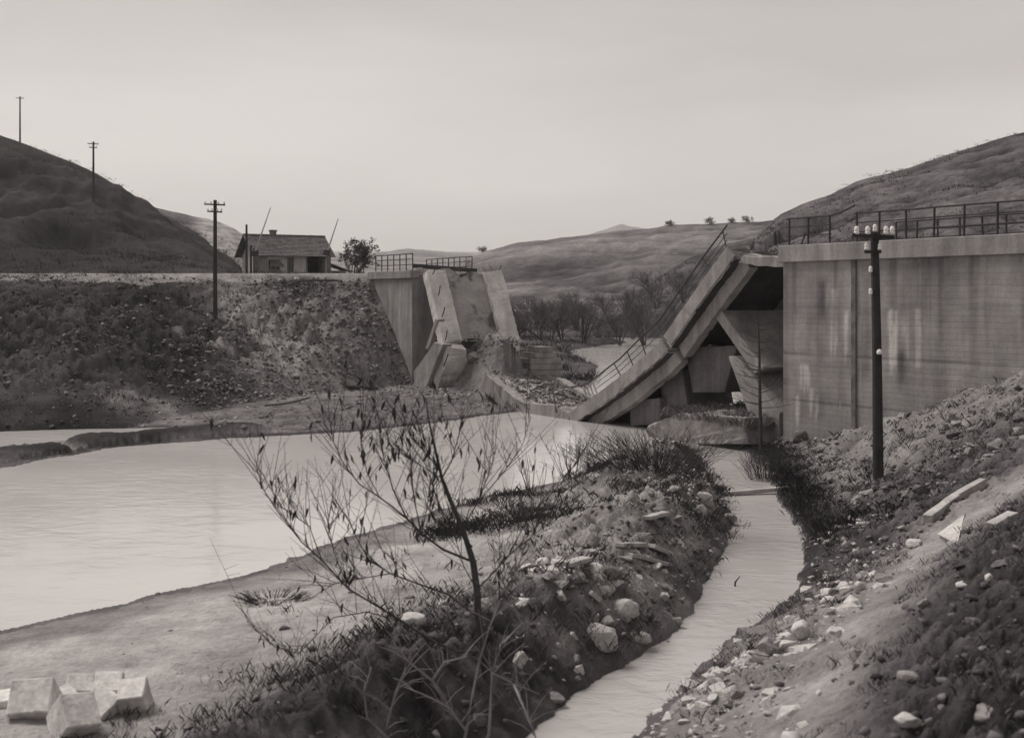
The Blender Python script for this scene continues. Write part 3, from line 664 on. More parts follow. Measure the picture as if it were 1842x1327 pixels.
a, b = PX(1555, 453, depth-.14), PX(1585, 453, depth-.14); MB().bar(a, b, .07, .08).build('crossarm', M['pole'], tp)
for x in (1559, 1583): insulator(tp, PX(x, 449, depth-.14), k=1.2)
for y in (489, 529):
    a = PX(1566, y, depth-.12); MB().bar(a, PX(1572, y+3, depth-.1), .03).build('bracket', M['metal'], tp); insulator(tp, a, k=1.0)
m = MB(); c = PX(1582, 633, depth-.15); m.lathe(c-Vector((0, 0, .07)), [(.03,0),(.075,.02),(.08,.08),(.05,.13),(.02,.15)], 8); m.build('white_tag', M['porcelain'], tp)

def far_pole(px, top, bot, label, yfix=None, arms=2):
    if yfix is None: x, y, z = G(px, bot)
    else: y = yfix; x = (px-CX)/F*y; z = H(x, y)
    p = empty('telegraph_pole', (x, y, z), label, 'telegraph pole', 'telegraph poles'); t = PX(px, top, y)
    MB().tube([(x, y, z-.6), t], [.14, .10], 8).build('pole', M['pole'], p)
    for i in range(arms):
        zc = t.z-.28-.42*i; L = .62-.18*i
        MB().bar((x-L, y-.12, zc+.03), (x+L, y-.12, zc-.02), .07, .08).build('crossarm', M['pole'], p)
        for k in (-.9, -.35, .35, .9): insulator(p, (x+L*k, y-.12, zc+.04))
    return p
far_pole(387, 360, 572, 'tall telegraph pole standing on the far river bank left of the house')
far_pole(168, 255, 360, 'telegraph pole halfway up the dark left hill')
far_pole(36, 174, 256, 'faint telegraph pole on the skyline of the left hill, by the left edge', arms=1)

# ------------------------------------------------------------------ crossing keeper's house
A_ = math.radians(28); hx, hy = (462-CX)/F*108, 108.0; hz = 7.33
ho = empty('keepers_house', (hx, hy, hz), 'low single storey house with tiled gable roof beside the road', 'house', None, A_)
L_, D_, E_, R_ = 6.7, 4.6, 2.35, 4.0
def hb(m): return m
fz = [(1.05, 2.05, .9, 1.75), (2.75, 3.35, .45, 2.0), (4.55, 6.2, .0, 2.15)]     # openings in the front wall: x0,x1,z0,z1
def wall_open(L, Hh, ops, y0, y1):
    m = MB(); xs = sorted({0, L}|{o[0] for o in ops}|{o[1] for o in ops})
    for a, b in zip(xs[:-1], xs[1:]):
        oo = [o for o in ops if o[0] <= a and o[1] >= b]
        if not oo: m.box(a, b, y0, y1, 0, Hh)
        else:
            o = oo[0]
            if o[2] > 0: m.box(a, b, y0, y1, 0, o[2])
            m.box(a, b, y0, y1, o[3], Hh)
    return m
def lbuild(m, name, mt, parent, **k): return m.build(name, M[mt], parent, local=True, **k)
lbuild(wall_open(L_, E_, fz, 0, .3), 'front_wall', 'plaster', ho)
m = MB(); m.box(-.02, 2.25, -.035, -.004, .0, .88); m.box(-.02, .99, -.035, -.004, .88, E_-.02); lbuild(m, 'grey_render', 'plaster_grey', ho)
m = MB(); m.box(0, L_, D_-.3, D_, 0, E_); lbuild(m, 'back_wall', 'plaster', ho)
for x0, x1 in ((0, .3), (L_-.3, L_)):
    m = MB(); P = [(x0,.302,0),(x0,D_-.302,0),(x0,D_-.302,E_),(x0,D_/2,R_-.12),(x0,.302,E_)]; Q = [(x1,)+p[1:] for p in P]
    m.add(P+Q, [(0,1,2,3,4)[::-1], (5,6,7,8,9)]+[(i, (i+1) % 5, (i+1) % 5+5, i+5) for i in range(5)]); lbuild(m, 'gable_wall', 'plaster', ho)
m = MB(); m.box(.31, L_-.31, 2.2, 2.3, 0, 2.2); lbuild(m, 'inner_wall', 'dark', ho)
for j, (x0, x1, z0, z1) in enumerate(fz[:2]):
    m = MB()
    for a in ((x0, x0+.07, z0, z1), (x1-.07, x1, z0, z1), (x0+.07, x1-.07, z0, z0+.07), (x0+.07, x1-.07, z1-.07, z1), ((x0+x1)/2-.03, (x0+x1)/2+.03, z0+.07, z1-.07), (x0+.07, (x0+x1)/2-.03, (z0+z1)/2, (z0+z1)/2+.05)):
        m.box(a[0], a[1], .1, .18, a[2], a[3])
    fr = lbuild(m, 'window', 'timber_dark', ho)
    m = MB(); m.box(x0+.08, x1-.08, .19, .2, z0+.08, z1-.08); g = m.build('pane', M['glass'], None, local=True); g.parent = fr
m = MB(); m.add([(.95,-.75,1.22),(2.25,-.75,1.22),(2.0,0,1.8),(1.2,0,1.8)], [(0,1,2,3)]); m.add([(.95,-.75,1.16),(2.25,-.75,1.16),(2.0,0,1.74),(1.2,0,1.74)], [(3,2,1,0)])
m.add([(.95,-.75,1.16),(2.25,-.75,1.16),(2.25,-.75,1.22),(.95,-.75,1.22)], [(0,1,2,3)]); lbuild(m, 'window_hood', 'timber_dark', ho)
m = MB(); m.box(4.5, 4.6, -.09, -.01, 0, 2.2); m.box(6.15, 6.25, -.09, -.01, 0, 2.2); m.box(4.5, 6.25, -.09, -.01, 2.2, 2.32); lbuild(m, 'porch_frame', 'timber_dark', ho)
# roof: courses of tiles stepping up each slope
ov, ro = .55, .6
def slope_roof(sign):
    m = MB(); ny = 15; y_e = -ov if sign < 0 else D_+ov; z_e = E_-.28
    for i in range(ny):
        a, b = i/ny, (i+1)/ny
        ya, yb = y_e+(D_/2-y_e)*a, y_e+(D_/2-y_e)*b; za, zb = z_e+(R_-z_e)*a, z_e+(R_-z_e)*b
        nx = 26
        for k in range(nx):
            x0 = -ro+(L_+ro*1.6)*k/nx; x1 = -ro+(L_+ro*1.6)*(k+1)/nx-.012; d = random.uniform(0, .022)
            P = [(x0,ya,za+.03+d),(x1,ya,za+.03+d),(x1,yb+(.04*-sign),zb-.01),(x0,yb+(.04*-sign),zb-.01)]
            Q = [(p[0],p[1],p[2]+.06) for p in P]
            if sign > 0: P = P[::-1]; Q = Q[::-1]
            m.hexa(P+Q)
    return m
rf = MB(); rf.add([(-ro+.02,-ov+.03,E_-.27),(L_+ro*.6,-ov+.03,E_-.27),(L_+ro*.6,D_/2,R_),(-ro+.02,D_/2,R_),(-ro+.02,D_+ov-.03,E_-.27),(L_+ro*.6,D_+ov-.03,E_-.27)], [(0,1,2,3),(3,2,5,4)])
roof = lbuild(rf, 'roof', 'timber_dark', ho)
for sg in (-1, 1):
    t_ = slope_roof(sg).build('tiling', M['tile'], None, local=True); t_.parent = roof; t_['kind'] = 'stuff'
m = MB()
for k in range(24): m.bar((-ro+(L_+ro*1.6)*k/24, D_/2, R_+.08), (-ro+(L_+ro*1.6)*(k+1)/24-.01, D_/2, R_+.08+random.uniform(0, .015)), .22, .1)
t_ = m.build('ridge_tiles', M['tile'], None, local=True); t_.parent = roof; t_['kind'] = 'stuff'
m = MB(); m.box(2.0, 2.5, D_/2+.1, D_/2+.55, R_-.5, R_+.42); m.box(1.93, 2.57, D_/2+.03, D_/2+.62, R_+.42, R_+.54); c_ = m.build('chimney', M['stone_dark'], None, local=True); c_.parent = roof
# lean-to shed
sx, sy = (594-CX)/F*112, 112.0
sh = empty('lean_to_shed', (sx, sy, 7.33), 'small lean-to shed right of the house, half hidden by the bank', 'shed', None, A_)
m = MB(); m.box(0, 1.5, 0, 1.4, -.1, .9); lbuild(m, 'wall', 'plaster_grey', sh)
m = MB(); m.add([(-.2,-.3,1.55),(-.2,1.6,1.55),(1.8,1.6,.85),(1.8,-.3,.85),(-.2,-.3,1.62),(-.2,1.6,1.62),(1.8,1.6,.92),(1.8,-.3,.92)], [(0,1,2,3),(7,6,5,4),(0,4,5,1),(1,5,6,2),(2,6,7,3),(3,7,4,0)][:]); lbuild(m, 'roof', 'tile', sh)
m = MB(); m.box(.3, .9, -.03, -.004, .0, .8); lbuild(m, 'door', 'dark', sh)
# picket fence before the house
fx = (488-CX)/F*105
fe = empty('picket_fence', (fx, 105, 7.33), 'low dark picket fence in front of the house', 'fence')
for i in range(16):
    x = fx+i*.2; MB().box(x, x+.07, 104.97, 105.0, 7.2, 8.05+random.uniform(-.06, .06)).build('picket', M['timber_dark'], fe)
for z in (7.55, 7.85): MB().box(fx-.05, fx+3.2, 105.004, 105.05, z, z+.07).build('fence_rail', M['timber_dark'], fe)
# raised crossing barriers
def barrier(p0, p1, ypos, post_top, label):
    x = (p0[0]-CX)/F*ypos; r = empty('crossing_barrier', (x, ypos, H(x, ypos)), label, 'barrier', 'raised crossing barriers')
    a, b = PX(*p0, ypos), PX(*p1, ypos); d = (a-b).normalized()
    MB().tube([a+d*.5, a, b], [.07, .065, .035], 7).build('boom', M['timber'], r)
    MB().box(x-.16, x+.16, ypos-.02, ypos+.3, 7.2, a.z-.1).build('post', M['timber_dark'], r)
    c = a+d*.45; MB().box(c.x-.26, c.x+.26, ypos-.2, ypos+.2, c.z-.2, c.z+.24).build('counterweight', M['metal'], r, bevel=.03)
barrier((461,447), (487,373), 102.0, 440, 'raised crossing barrier boom slanting up over the left end of the house')
barrier((591,446), (608.5,393), 104.0, 436, 'raised crossing barrier boom at the right end of the house')
for px, top_, wd, lab in [(443.5, 404, .22, 'tall dark post at the left gable of the house'), (451.5, 441, .2, 'shorter dark post beside the tall one at the left gable'), (457, 446, .16, 'shortest dark post, closest to the house front')]:
    x = (px-CX)/F*104; t = PX(px, top_, 104)
    m = MB(); m.tube([(x, 104, 7.2), t], [wd/2, wd/2*.8], 8); thing_mesh(m, 'wooden_post', M['pole'], (x, 104, 7.3), lab, 'post', 'posts by the house')

# ------------------------------------------------------------------ trees and shrubs
def grow(r, p, d, L, rad, depth, segs, out, tips, spread=.55, up=.25, kids=(3, 4), wob=.18, shrink=.66):
    n = 4; pts = [p]; rr = [rad]; dd = d.copy()
    for i in range(n):
        dd = (dd+Vector((r.uniform(-wob, wob), r.uniform(-wob, wob), r.uniform(-wob, wob)+up*.12))).normalized(); pts.append(pts[-1]+dd*L/n); rr.append(rad*(1-.5*(i+1)/n))
    out.append((pts, rr))
    if depth == 0: tips.append(pts); return
    for k in range(r.randint(*kids)):
        f = r.uniform(.3, 1.0); i = min(int(f*n), n-1); q = pts[i].lerp(pts[i+1], f*n-i)
        ax = Vector((r.gauss(0, 1), r.gauss(0, 1), r.gauss(0, .6))).normalized()
        nd = (dd+ax*spread*r.uniform(.7, 1.5)+Vector((0, 0, up))).normalized()
        grow(r, q, nd, L*shrink*r.uniform(.7, 1.1), rr[i]*.6, depth-1, segs, out, tips, spread, up, kids, wob, shrink)
def tube_np(branches, nside, minr=0.004):
    m = MB()
    for pts, rr in branches: m.tube(pts, [max(x, minr) for x in rr], nside, cap=False)
    return m
def tree_meshes(seed, h, stems=3, depth=3, leaves=0, twig='twig_far', leaf='leaf_green', lsize=.12, spread=.55, minr=.02, kids=(3, 4), up=.25):
    r = random.Random(seed); trunk, crown, tips = [], [], []
    for s in range(stems):
        out = []
        a = r.uniform(0, 6.28); d = Vector((math.cos(a)*.28, math.sin(a)*.28, 1)).normalized()
        grow(r, Vector((math.cos(a)*.12, math.sin(a)*.12, -.3)), d, h*.5*r.uniform(.8, 1.1), h*.012, depth, 3, out, tips, spread, up, kids)
        trunk.append(out[0]); crown += out[1:]
    tm = tube_np(trunk, 6); cm = tube_np(crown, 3, minr)
    lm = None
    if leaves:
        lm = MB()
        for k in range(leaves):
            pts = r.choice(tips); q = r.choice(pts)+Vector((r.gauss(0, .12), r.gauss(0, .12), r.gauss(0, .12)))*h*.1
            a = Vector((r.gauss(0, 1), r.gauss(0, 1), r.gauss(0, 1))).normalized()*lsize; b = a.cross(Vector((r.gauss(0, 1), r.gauss(0, 1), r.gauss(0, 1)))).normalized()*lsize*.6
            lm.add([q-a, q+b, q+a, q-b], [(0,1,2,3)])
    return tm, cm, lm
def tree_thing(name, loc, seed, h, label, cat, group=None, rz=0, **k):
    leafmat = k.get('leaf', 'leaf_green'); tw = k.get('twig', 'twig_far')
    tm, cm, lm = tree_meshes(seed, h, **k); o = empty(name, loc, label, cat, group, rz)
    tm.build('trunk', M['bark'], o, local=True); cm.build('crown', M[tw], o, local=True)
    if lm: l = lm.build('foliage', M[leafmat], o, local=True); l['kind'] = 'stuff'
    return o
def copy_thing(src, loc, rz, sc, label):
    c = src.copy(); COL.objects.link(c); c.location = loc; c.rotation_euler[2] = rz; c.scale = (sc, sc, sc); c['label'] = label
    for ch in list(src.children):
        d = ch.copy(); COL.objects.link(d); d.parent = c
    return c
tx, ty = (640-CX)/F*108, 108
tree_thing('roadside_tree', (tx, ty, H(tx, ty)), 5, 4.6, 'leafy many stemmed tree between the house and the left abutment', 'tree', stems=8, depth=3, leaves=2600, lsize=.085, kids=(3, 4), minr=.012, spread=.95, up=.1)
# bare willows by the river beyond the bridge
wl_src = []
G_W = 'bare trees along the river beyond the bridge'
spots = [(930,150),(950,162),(972,145),(990,170),(1012,150),(1035,185),(1050,148),(1075,165),(1098,190),(1115,150),(1138,172),(1160,150),(1182,190),(1205,165),(915,178),(1020,200),(1230,185),(895,160),(1128,205),(965,195)]
pos_w = ['just right of the steep left deck','behind the masonry pier stump','over the scrubby point right of the masonry pier','between river and terraced hillside','at the left end of the bright far water','farther back above the bright far water','over the pale strip of far water','midway between the two sides of the gap',
         'farther back in the middle of the gap','by the water left of the sagging railing','right of the middle of the gap','close behind the sagging railing','far behind the steep right deck','just showing above the steep right deck','half hidden by the steep left deck','highest up the slope in the left half of the gap','behind the upper railing of the right deck','mostly hidden by the steep left deck','high on the slope behind the sagging railing','behind the scrub beside the masonry pier']
for i, (px, y) in enumerate(spots):
    x = (px-CX)/F*y; z = H(x, y); z = max(z, .1)
    if i < 4:
        o = tree_thing('bare_tree', (x, y, z), 20+i, 6.5, 'bare winter tree '+pos_w[i], 'tree', G_W, stems=6, depth=3, kids=(4, 6), minr=.011, spread=.8, up=.18); wl_src.append(o)
    else: copy_thing(wl_src[i % 4], (x, y, z), random.uniform(0, 6.28), random.uniform(.75, 1.3), 'bare winter tree '+pos_w[i])
# small trees on the skyline
for i, (px, py, lab) in enumerate([(868,452,'first small tree on the skyline right of the far left railing'),(1206,408,'wide low tree on the skyline between the railings'),(1276,400,'lone tree on the skyline just left of the raised railing end'),(1320,398,'round bush on the skyline right of the raised railing end'),(1344,396,'upright small tree on the skyline next to the right hill')]):
    y = 425; x = (px-CX)/F*y; z = H(x, y)
    tree_thing('skyline_tree', (x, y, z-.7), 60+i, 3.6 if i in (1, 3) else 4.4, lab, 'tree', 'small trees on the skyline', stems=6 if i == 1 else 4, depth=3, leaves=500, lsize=.13, kids=(4, 5), minr=.03, spread=1.0, up=.05)
# leafless sapling by the right abutment
sp = G(1367, 800); sp = (9.0, 45.2, H(9.0, 45.2))
o = empty('bare_sapling', sp, 'thin bare sapling in front of the leaning pier beside the abutment corner', 'tree')
ys = sp[1]; tr_ = [PX(1369, 815, ys), PX(1367, 720, ys), PX(1366, 640, ys), PX(1363, 560, ys)]
MB().tube(tr_, [.07, .06, .045, .015], 7).build('trunk', M['bark'], o)
m = MB(); r = random.Random(3)
for k in range(30):
    f = r.uniform(.25, .95); i = min(int(f*3), 2); p = tr_[i].lerp(tr_[i+1], f*3-i); sgn = r.choice((-1, 1)); L = r.uniform(.5, 1.4)*(1.1-f*.6)
    q = p+Vector((sgn*L, r.uniform(-.5, .5), L*r.uniform(.15, .6))); m.tube([p, p.lerp(q, .5)+Vector((0, 0, -.05)), q], [.016, .011, .006], 4, cap=False)
    for j in range(3): p2 = p.lerp(q, r.uniform(.4, .9)); m.tube([p2, p2+Vector((sgn*r.uniform(.1, .4), r.uniform(-.2, .2), r.uniform(.1, .4)))], [.007, .004], 3, cap=False)
m.build('crown', M['twig'], o)

# foreground sapling with withered hanging leaves, traced limb by limb in its own depth
z5 = lambda X, Y: (400+X/2.117, 700+Y/2.117)
YS = 16.6
def limb(pts, y0, y1): return [PX(*p, y0+(y1-y0)*i/(len(pts)-1)) for i, p in enumerate(pts)]
trunk_px = [(876,1275),(874,1215),(870,1170),(860,1110),(858,1060),(851,1010),(832,950),(806,890),(795,860),(781,800),(770,750),(766,715)]
sx0 = PX(876, 1275, YS); shr = empty('leafy_sapling', (sx0.x, sx0.y, H(sx0.x, sx0.y)), 'thin sapling with withered hanging leaves in the middle foreground', 'sapling')
rs = random.Random(11)
tr_pts = limb(trunk_px, YS, YS-.3); tr_pts[0] = Vector((sx0.x, sx0.y, H(sx0.x, sx0.y)-.2))
MB().tube(tr_pts, list(np.linspace(.062, .044, 6))+list(np.linspace(.032, .006, 6)), 8).build('trunk', M['bark'], shr, smooth=True)
LB = [([(844,1016),(797,988),(759,960),(731,931),(707,880),(692,830),(683,794)], -.4, 1.0, .032),
      ([(731,931),(683,894),(646,870),(617,832),(600,795),(592,755)], -.3, .6, .02),
      ([(849,1087),(806,1068),(759,1052),(702,1031),(664,1007),(640,965),(627,930)], .6, .6, .026),
      ([(866,1190),(825,1172),(778,1153),(721,1116),(683,1092),(627,1059),(579,1007),(542,974),(494,912),(471,875),(461,837)], -1.0, 1.0, .034),
      ([(579,1007),(556,946),(508,912),(480,865)], -.8, .5, .014),
      ([(868,1045),(891,1026),(915,998),(957,964),(995,936)], .5, .3, .02),
      ([(797,865),(812,830),(825,785),(835,745)], .2, .5, .016),
      ([(849,983),(825,955),(797,922),(780,880),(760,820)], .7, .6, .02),
      ([(855,1050),(835,1020),(820,970),(812,930)], -.5, .1, .014),
      ([(832,950),(858,905),(880,850),(895,800)], .5, .8, .016),
      ([(806,890),(790,840),(742,790),(725,750)], .4, .6, .014),
      ([(721,1116),(660,1100),(600,1110),(537,1175),(494,1163),(443,1116)], -.8, .3, .014),
      ([(702,1031),(650,1040),(600,1050),(560,1075)], .5, .3, .012),
      ([(759,960),(745,900),(740,850),(735,800)], .1, .5, .014),
      ([(860,1110),(905,1070),(935,1010),(950,960)], -.6, -.2, .014),
      ([(858,905),(905,850),(940,800),(955,750)], .4, .8, .012), ([(915,998),(950,930),(1000,880),(1040,830)], .4, .6, .012), ([(683,894),(660,850),(650,800),(655,750)], .3, .5, .01), ([(759,960),(770,900),(775,850),(765,790)], .2, .6, .012), ([(795,860),(745,830),(700,800),(690,750)], .4, .6, .012), ([(627,1059),(600,990),(590,940),(600,890)], .2, .6, .01)]
br = MB(); hang = []
for pts, dy0, dy1, rad in LB:
    P = limb(pts, YS+dy0*.35, YS-dy1*.9); P[0] = min(tr_pts, key=lambda v: (v-P[0]).length) if (min((v-P[0]).length for v in tr_pts) < .35) else P[0]
    MB().tube(P, list(np.linspace(rad*.62, .0035, len(P))), 6).build('branch', M['bark'], shr)
    for k in range(int(len(P)*3.6)):
        f = rs.uniform(.25, 1)*(len(P)-1); i = min(int(f), len(P)-2); p = P[i].lerp(P[i+1], f-i); d = (P[i+1]-P[i]).normalized()
        e = (d*rs.uniform(.2, .8)+Vector((rs.uniform(-.6, .6), rs.uniform(-.4, .4), rs.uniform(.1, .8)))).normalized()*rs.uniform(.2, 1.0)*(1 if rs.random() < .7 else 1.5); q = p+e
        br.tube([p, p.lerp(q, .5)+Vector((rs.uniform(-.02, .02), 0, rs.uniform(-.02, .02))), q], [.005, .0035, .002], 4, cap=False)
        for j_ in range(2):
            p3 = p.lerp(q, rs.uniform(.3, .8)); br.tube([p3, p3+Vector((rs.uniform(-.25, .25), rs.uniform(-.2, .2), rs.uniform(.05, .35)))], [.003, .0018], 3, cap=False)
        wgt = 1.0 if 590 < CX+F*q.x/q.y < 850 and HY-(q.z-EYE)/q.y*F < 1010 else .38
        hang += [p.lerp(q, rs.uniform(.2, 1)) for _ in range(3) if rs.random() < wgt]
br.build('twigs', M['twig'], shr)['kind'] = 'stuff'
lf = []
for k in range(4):
    m = MB(); c = rs.uniform(-.012, .012); m.add([(0,0,0),(.016,.004,-.03),(.02+c,.012,-.07),(.008+c*2,.004,-.12),(c*3,-.004,-.15),(-.014+c*2,.006,-.11),(-.02+c,.012,-.06),(-.012,.004,-.025)], [(0,1,2,3,4,5,6,7)])
    me = bpy.data.meshes.new('leaf'); me.from_pydata(m.v, [], m.f); me.materials.append(M['leaf']); lf.append(me)
rs.shuffle(hang)
for p in hang[:290]:
    o = bpy.data.objects.new('leaf', rs.choice(lf)); COL.objects.link(o); o.parent = shr; o.location = p-shr.location
    s = rs.uniform(.7, 1.15); o.scale = (s, s, s); o.rotation_euler = (rs.uniform(-.35, .35), rs.uniform(-.35, .35), rs.uniform(0, 6.28))

# pale dry shrub at the bottom edge
db = PX(800, 1400, 14.6); dxs, dys = -.75, 14.7
dry = empty('dry_shrub', (dxs, dys, H(dxs, dys)), 'pale dry branching shrub at the bottom edge below the sapling', 'shrub')
rd = random.Random(5); root_ = Vector((dxs, dys, H(dxs, dys)-.1))
for pts in [[(839,1314),(806,1271),(773,1253),(726,1234)],[(806,1271),(778,1224),(731,1186),(707,1153)],[(700,1330),(660,1290),(655,1243),(668,1200)],[(690,1330),(700,1290),(712,1243),(730,1200)],[(880,1320),(886,1210),(924,1229),(971,1248)],[(839,1314),(850,1250),(862,1190),(880,1130),(900,1080)],[(778,1224),(800,1190),(840,1180)],[(886,1210),(900,1160),(940,1120)],[(924,1229),(950,1290),(965,1330)]]:
    P = limb(pts, 14.7+rd.uniform(-.2, .2), 14.2+rd.uniform(-.4, .4))
    MB().tube([root_.lerp(P[0], 0)]+P if pts[0][1] >= 1310 else P, ([.024] if pts[0][1] >= 1310 else [])+list(np.linspace(.019, .006, len(P))), 6).build('branch', M['bark_pale'], dry, smooth=True)
    m = MB()
    for k in range(10):
        i = rd.randrange(len(P)-1); p = P[i].lerp(P[i+1], rd.random()); q = p+Vector((rd.uniform(-.4, .4), rd.uniform(-.2, .2), rd.uniform(0, .45))); m.tube([p, p.lerp(q, .5)+Vector((0, 0, .03)), q], [.006, .0045, .003], 4, cap=False)
    m.build('twigs', M['bark_pale'], dry)['kind'] = 'stuff'

def reed_clump(name, loc, h, n, label, mt='twig', spread=.5, seed=0, minr=.008, fork=4):
    r = random.Random(seed); x, y, z = loc; o = empty(name, loc, label, 'shrub'); m = MB()
    for k in range(n):
        a = r.uniform(0, 6.28); b = Vector((x+math.cos(a)*spread*.75*r.random(), y+math.sin(a)*spread*.6*r.random(), z-.1)); L = h*r.uniform(.55, 1.05)
        t = b+Vector((math.cos(a)*spread*r.uniform(.2, 1), math.sin(a)*spread*r.uniform(.2, 1), L)); md_ = b.lerp(t, .5)+Vector((r.uniform(-.1, .1)*h*.4, 0, .04*h))
        m.tube([b, md_, t], [minr*1.5, minr*1.1, minr*.6], 4, cap=False)
        for j in range(fork):
            p = md_.lerp(t, r.uniform(0, .8)); q = p+Vector((r.uniform(-.25, .25), r.uniform(-.25, .25), r.uniform(.15, .45)))*h*.5; m.tube([p, q], [minr*.8, minr*.4], 3, cap=False)
    m.build('stems', M[mt], o); return o
for i, (px, py, h, n, sp_, lab) in enumerate([(1030,866,1.75,16,.9,'thin upright bare shrub at the river edge left of the sunken deck'),(955,884,1.2,10,.6,'low wispy shrub on the near shore right of the sapling top'),(1180,838,1.0,200,1.5,'dense dark scrub at the water below the sunken deck'),(1120,846,.75,160,1.4,'dark scrub on the near shore beside the dense clump'),
        (1378,868,1.2,130,.7,'dark bush on the creek bank above the plank'),(1340,790,1.1,40,.9,'scrub growing on the concrete footing'),(1400,775,1.2,45,.8,'tangled scrub at the foot of the abutment corner'),(1570,862,.6,25,.35,'small dark tuft at the base of the near telegraph pole'),(490,1078,.22,150,.55,'low dark bush lying on the pale sand bar'),(960,935,.6,60,1.1,'low dark scrub beside the flat boulder on the bar')]):
    x, y, z = G(px, py)
    reed_clump('bare_shrub', (x, y, z), h, n, lab, 'twig', sp_, 100+i, .0045 if n > 60 else .007)

# ------------------------------------------------------------------ scattered stones, grass
def template(seed, k=14):
    p = chunk(None, k, .5, .5, .38, seed); bm = bmesh.new()
    for q in p: bm.verts.new(q)
    r = bmesh.ops.convex_hull(bm, input=bm.verts[:]); loose = [v for v in bm.verts if not v.link_faces]; bmesh.ops.delete(bm, geom=loose, context='VERTS')
    bm.verts.index_update(); V = np.array([v.co[:] for v in bm.verts]); Fa = np.array([[v.index for v in f.verts] for f in bm.faces]); bm.free(); return V, Fa
TPL = [template(200+i, 8+i % 4) for i in range(10)]
def rotm(n):
    a, b, c = rng.uniform(0, 6.28, n), rng.normal(0, .35, n), rng.normal(0, .35, n); R = np.zeros((n, 3, 3))
    ca, sa, cb, sb, cc, sc = np.cos(a), np.sin(a), np.cos(b), np.sin(b), np.cos(c), np.sin(c)
    R[:,0,0]=ca*cb; R[:,0,1]=ca*sb*sc-sa*cc; R[:,0,2]=ca*sb*cc+sa*sc; R[:,1,0]=sa*cb; R[:,1,1]=sa*sb*sc+ca*cc; R[:,1,2]=sa*sb*cc-ca*sc; R[:,2,0]=-sb; R[:,2,1]=cb*sc; R[:,2,2]=cb*cc
    return R
big_stones = []
def scatter_stones(name, P, size, mt, label, cat='rubble', grp=None, big=None, mt_big=None):
    """P (n,3), size (n,); the larger ones become stones of their own"""
    pxs = size*F/P[:, 1]; thr = 13 if big is None else big; isb = (pxs > thr) & (np.abs(P[:, 0]*F/P[:, 1]) < 925) & (HY-(P[:, 2]-EYE)/P[:, 1]*F < 1330)
    for p, s in zip(P[isb], size[isb]): big_stones.append((p-np.array([0, 0, .12*s]), s, mt if random.random() < .62 else {'stone': 'stone_dark', 'stone_pale': 'stone'}.get(mt, mt), label, grp))
    P, size = P[~isb], size[~isb]
    Vs, Fs, cnt, b = [], [], [], 0; ch = rng.integers(0, len(TPL), len(P))
    for k, (tv, tf) in enumerate(TPL):
        I = np.where(ch == k)[0]
        if not len(I): continue
        sc = size[I, None]*np.stack([rng.uniform(.8, 1.3, len(I)), rng.uniform(.7, 1.1, len(I)), rng.uniform(.5, .95, len(I))], -1)
        v = np.einsum('nij,nkj->nki', rotm(len(I)), tv[None]*sc[:, None, :])+P[I][:, None, :]
        f = tf[None]+(b+np.arange(len(I))*len(tv))[:, None, None]; Vs.append(v.reshape(-1, 3)); Fs.append(f.reshape(-1, 3)); b += len(I)*len(tv); cnt.append(len(tf))
    FF = np.concatenate(Fs); alt = {'stone': 'stone_dark', 'stone_pale': 'stone', 'earth': 'stone_dark'}[mt]
    mi = np.concatenate([np.repeat((rng.uniform(0, 1, len(f)//c) < (.2 if mt == 'stone_pale' else .4)).astype(int), c) for f, c in zip(Fs, cnt)])
    o = np_mesh(name, np.concatenate(Vs), FF, [M[mt], M[alt]], mat_idx=mi); o['kind'] = 'stuff'; return o
def pick(n, x0, x1, y0, y1, fn):
    X = rng.uniform(x0, x1, n); Y = rng.uniform(y0, y1, n); h, t, c, d = terrain(X, Y, True)
    k = fn(X, Y, h, d)*rng.uniform(.0, 1, n)**0 > rng.uniform(0, 1, n)
    return np.stack([X, Y, h], -1)[k]
def inbr(X, Y, s0, s1, w0, w1):
    ds = (X-P0[0])*U[0]+(Y-P0[1])*U[1]; dn = (X-P0[0])*NV[0]+(Y-P0[1])*NV[1]; return (ds > s0) & (ds < s1) & (dn > w0) & (dn < w1)
notab = lambda X, Y: ~(inbr(X, Y, 31.6, 60, -.1, 5.2) | inbr(X, Y, -30, .1, -.05, 9))
def sizes(n, a, b, p=3.0): return a+(b-a)*rng.uniform(0, 1, n)**p
P = pick(26000, -24, -4, 56, 80, lambda X, Y, h, d: (d['t'] > .0)*(d['dp'] > .4)*notab(X, Y)*np.clip(.12+sst(-19, -12, X)*.75+.6*fbm(X*.4, Y*.4, 88), 0, 1)*.8)
scatter_stones('scree', P, sizes(len(P), .07, .55, 4), 'stone', 'stone embedded in the scree of the far bank left of the abutment', 'stone', 'scree stones on the far bank')
P = pick(5000, -26, 3, 50, 76, lambda X, Y, h, d: (d['dr'] > .2)*(d['t'] <= 0.02)*notab(X, Y)*.7)
scatter_stones('shore_gravel', P, sizes(len(P), .06, .5, 4), 'stone', 'stone on the gravelly far shore below the scree', 'stone', 'stones on the far shore')
P = pick(16000, 7.5, 20, 29, 47, lambda X, Y, h, d: d['right']*(d['dc'] > .4)*notab(X, Y)*(d['path'] < .4)*sst(.5, 1.8, d['q'])*np.clip(.6+.6*fbm(X*.6, Y*.6, 90), 0, 1))
scatter_stones('rubble_slope', P, sizes(len(P), .06, .5, 3.5), 'stone', 'rubble stone on the slope below the right abutment wall', 'stone', 'rubble stones below the right wall', 15)
P = pick(9000, -2, 8, 17, 46, lambda X, Y, h, d: d['bar']*(d['dc'] > .15)*np.exp(-(d['dcr']/1.5)**2)*np.clip(.2+1.5*fbm(X*.55, Y*.55, 91), .03, 1))
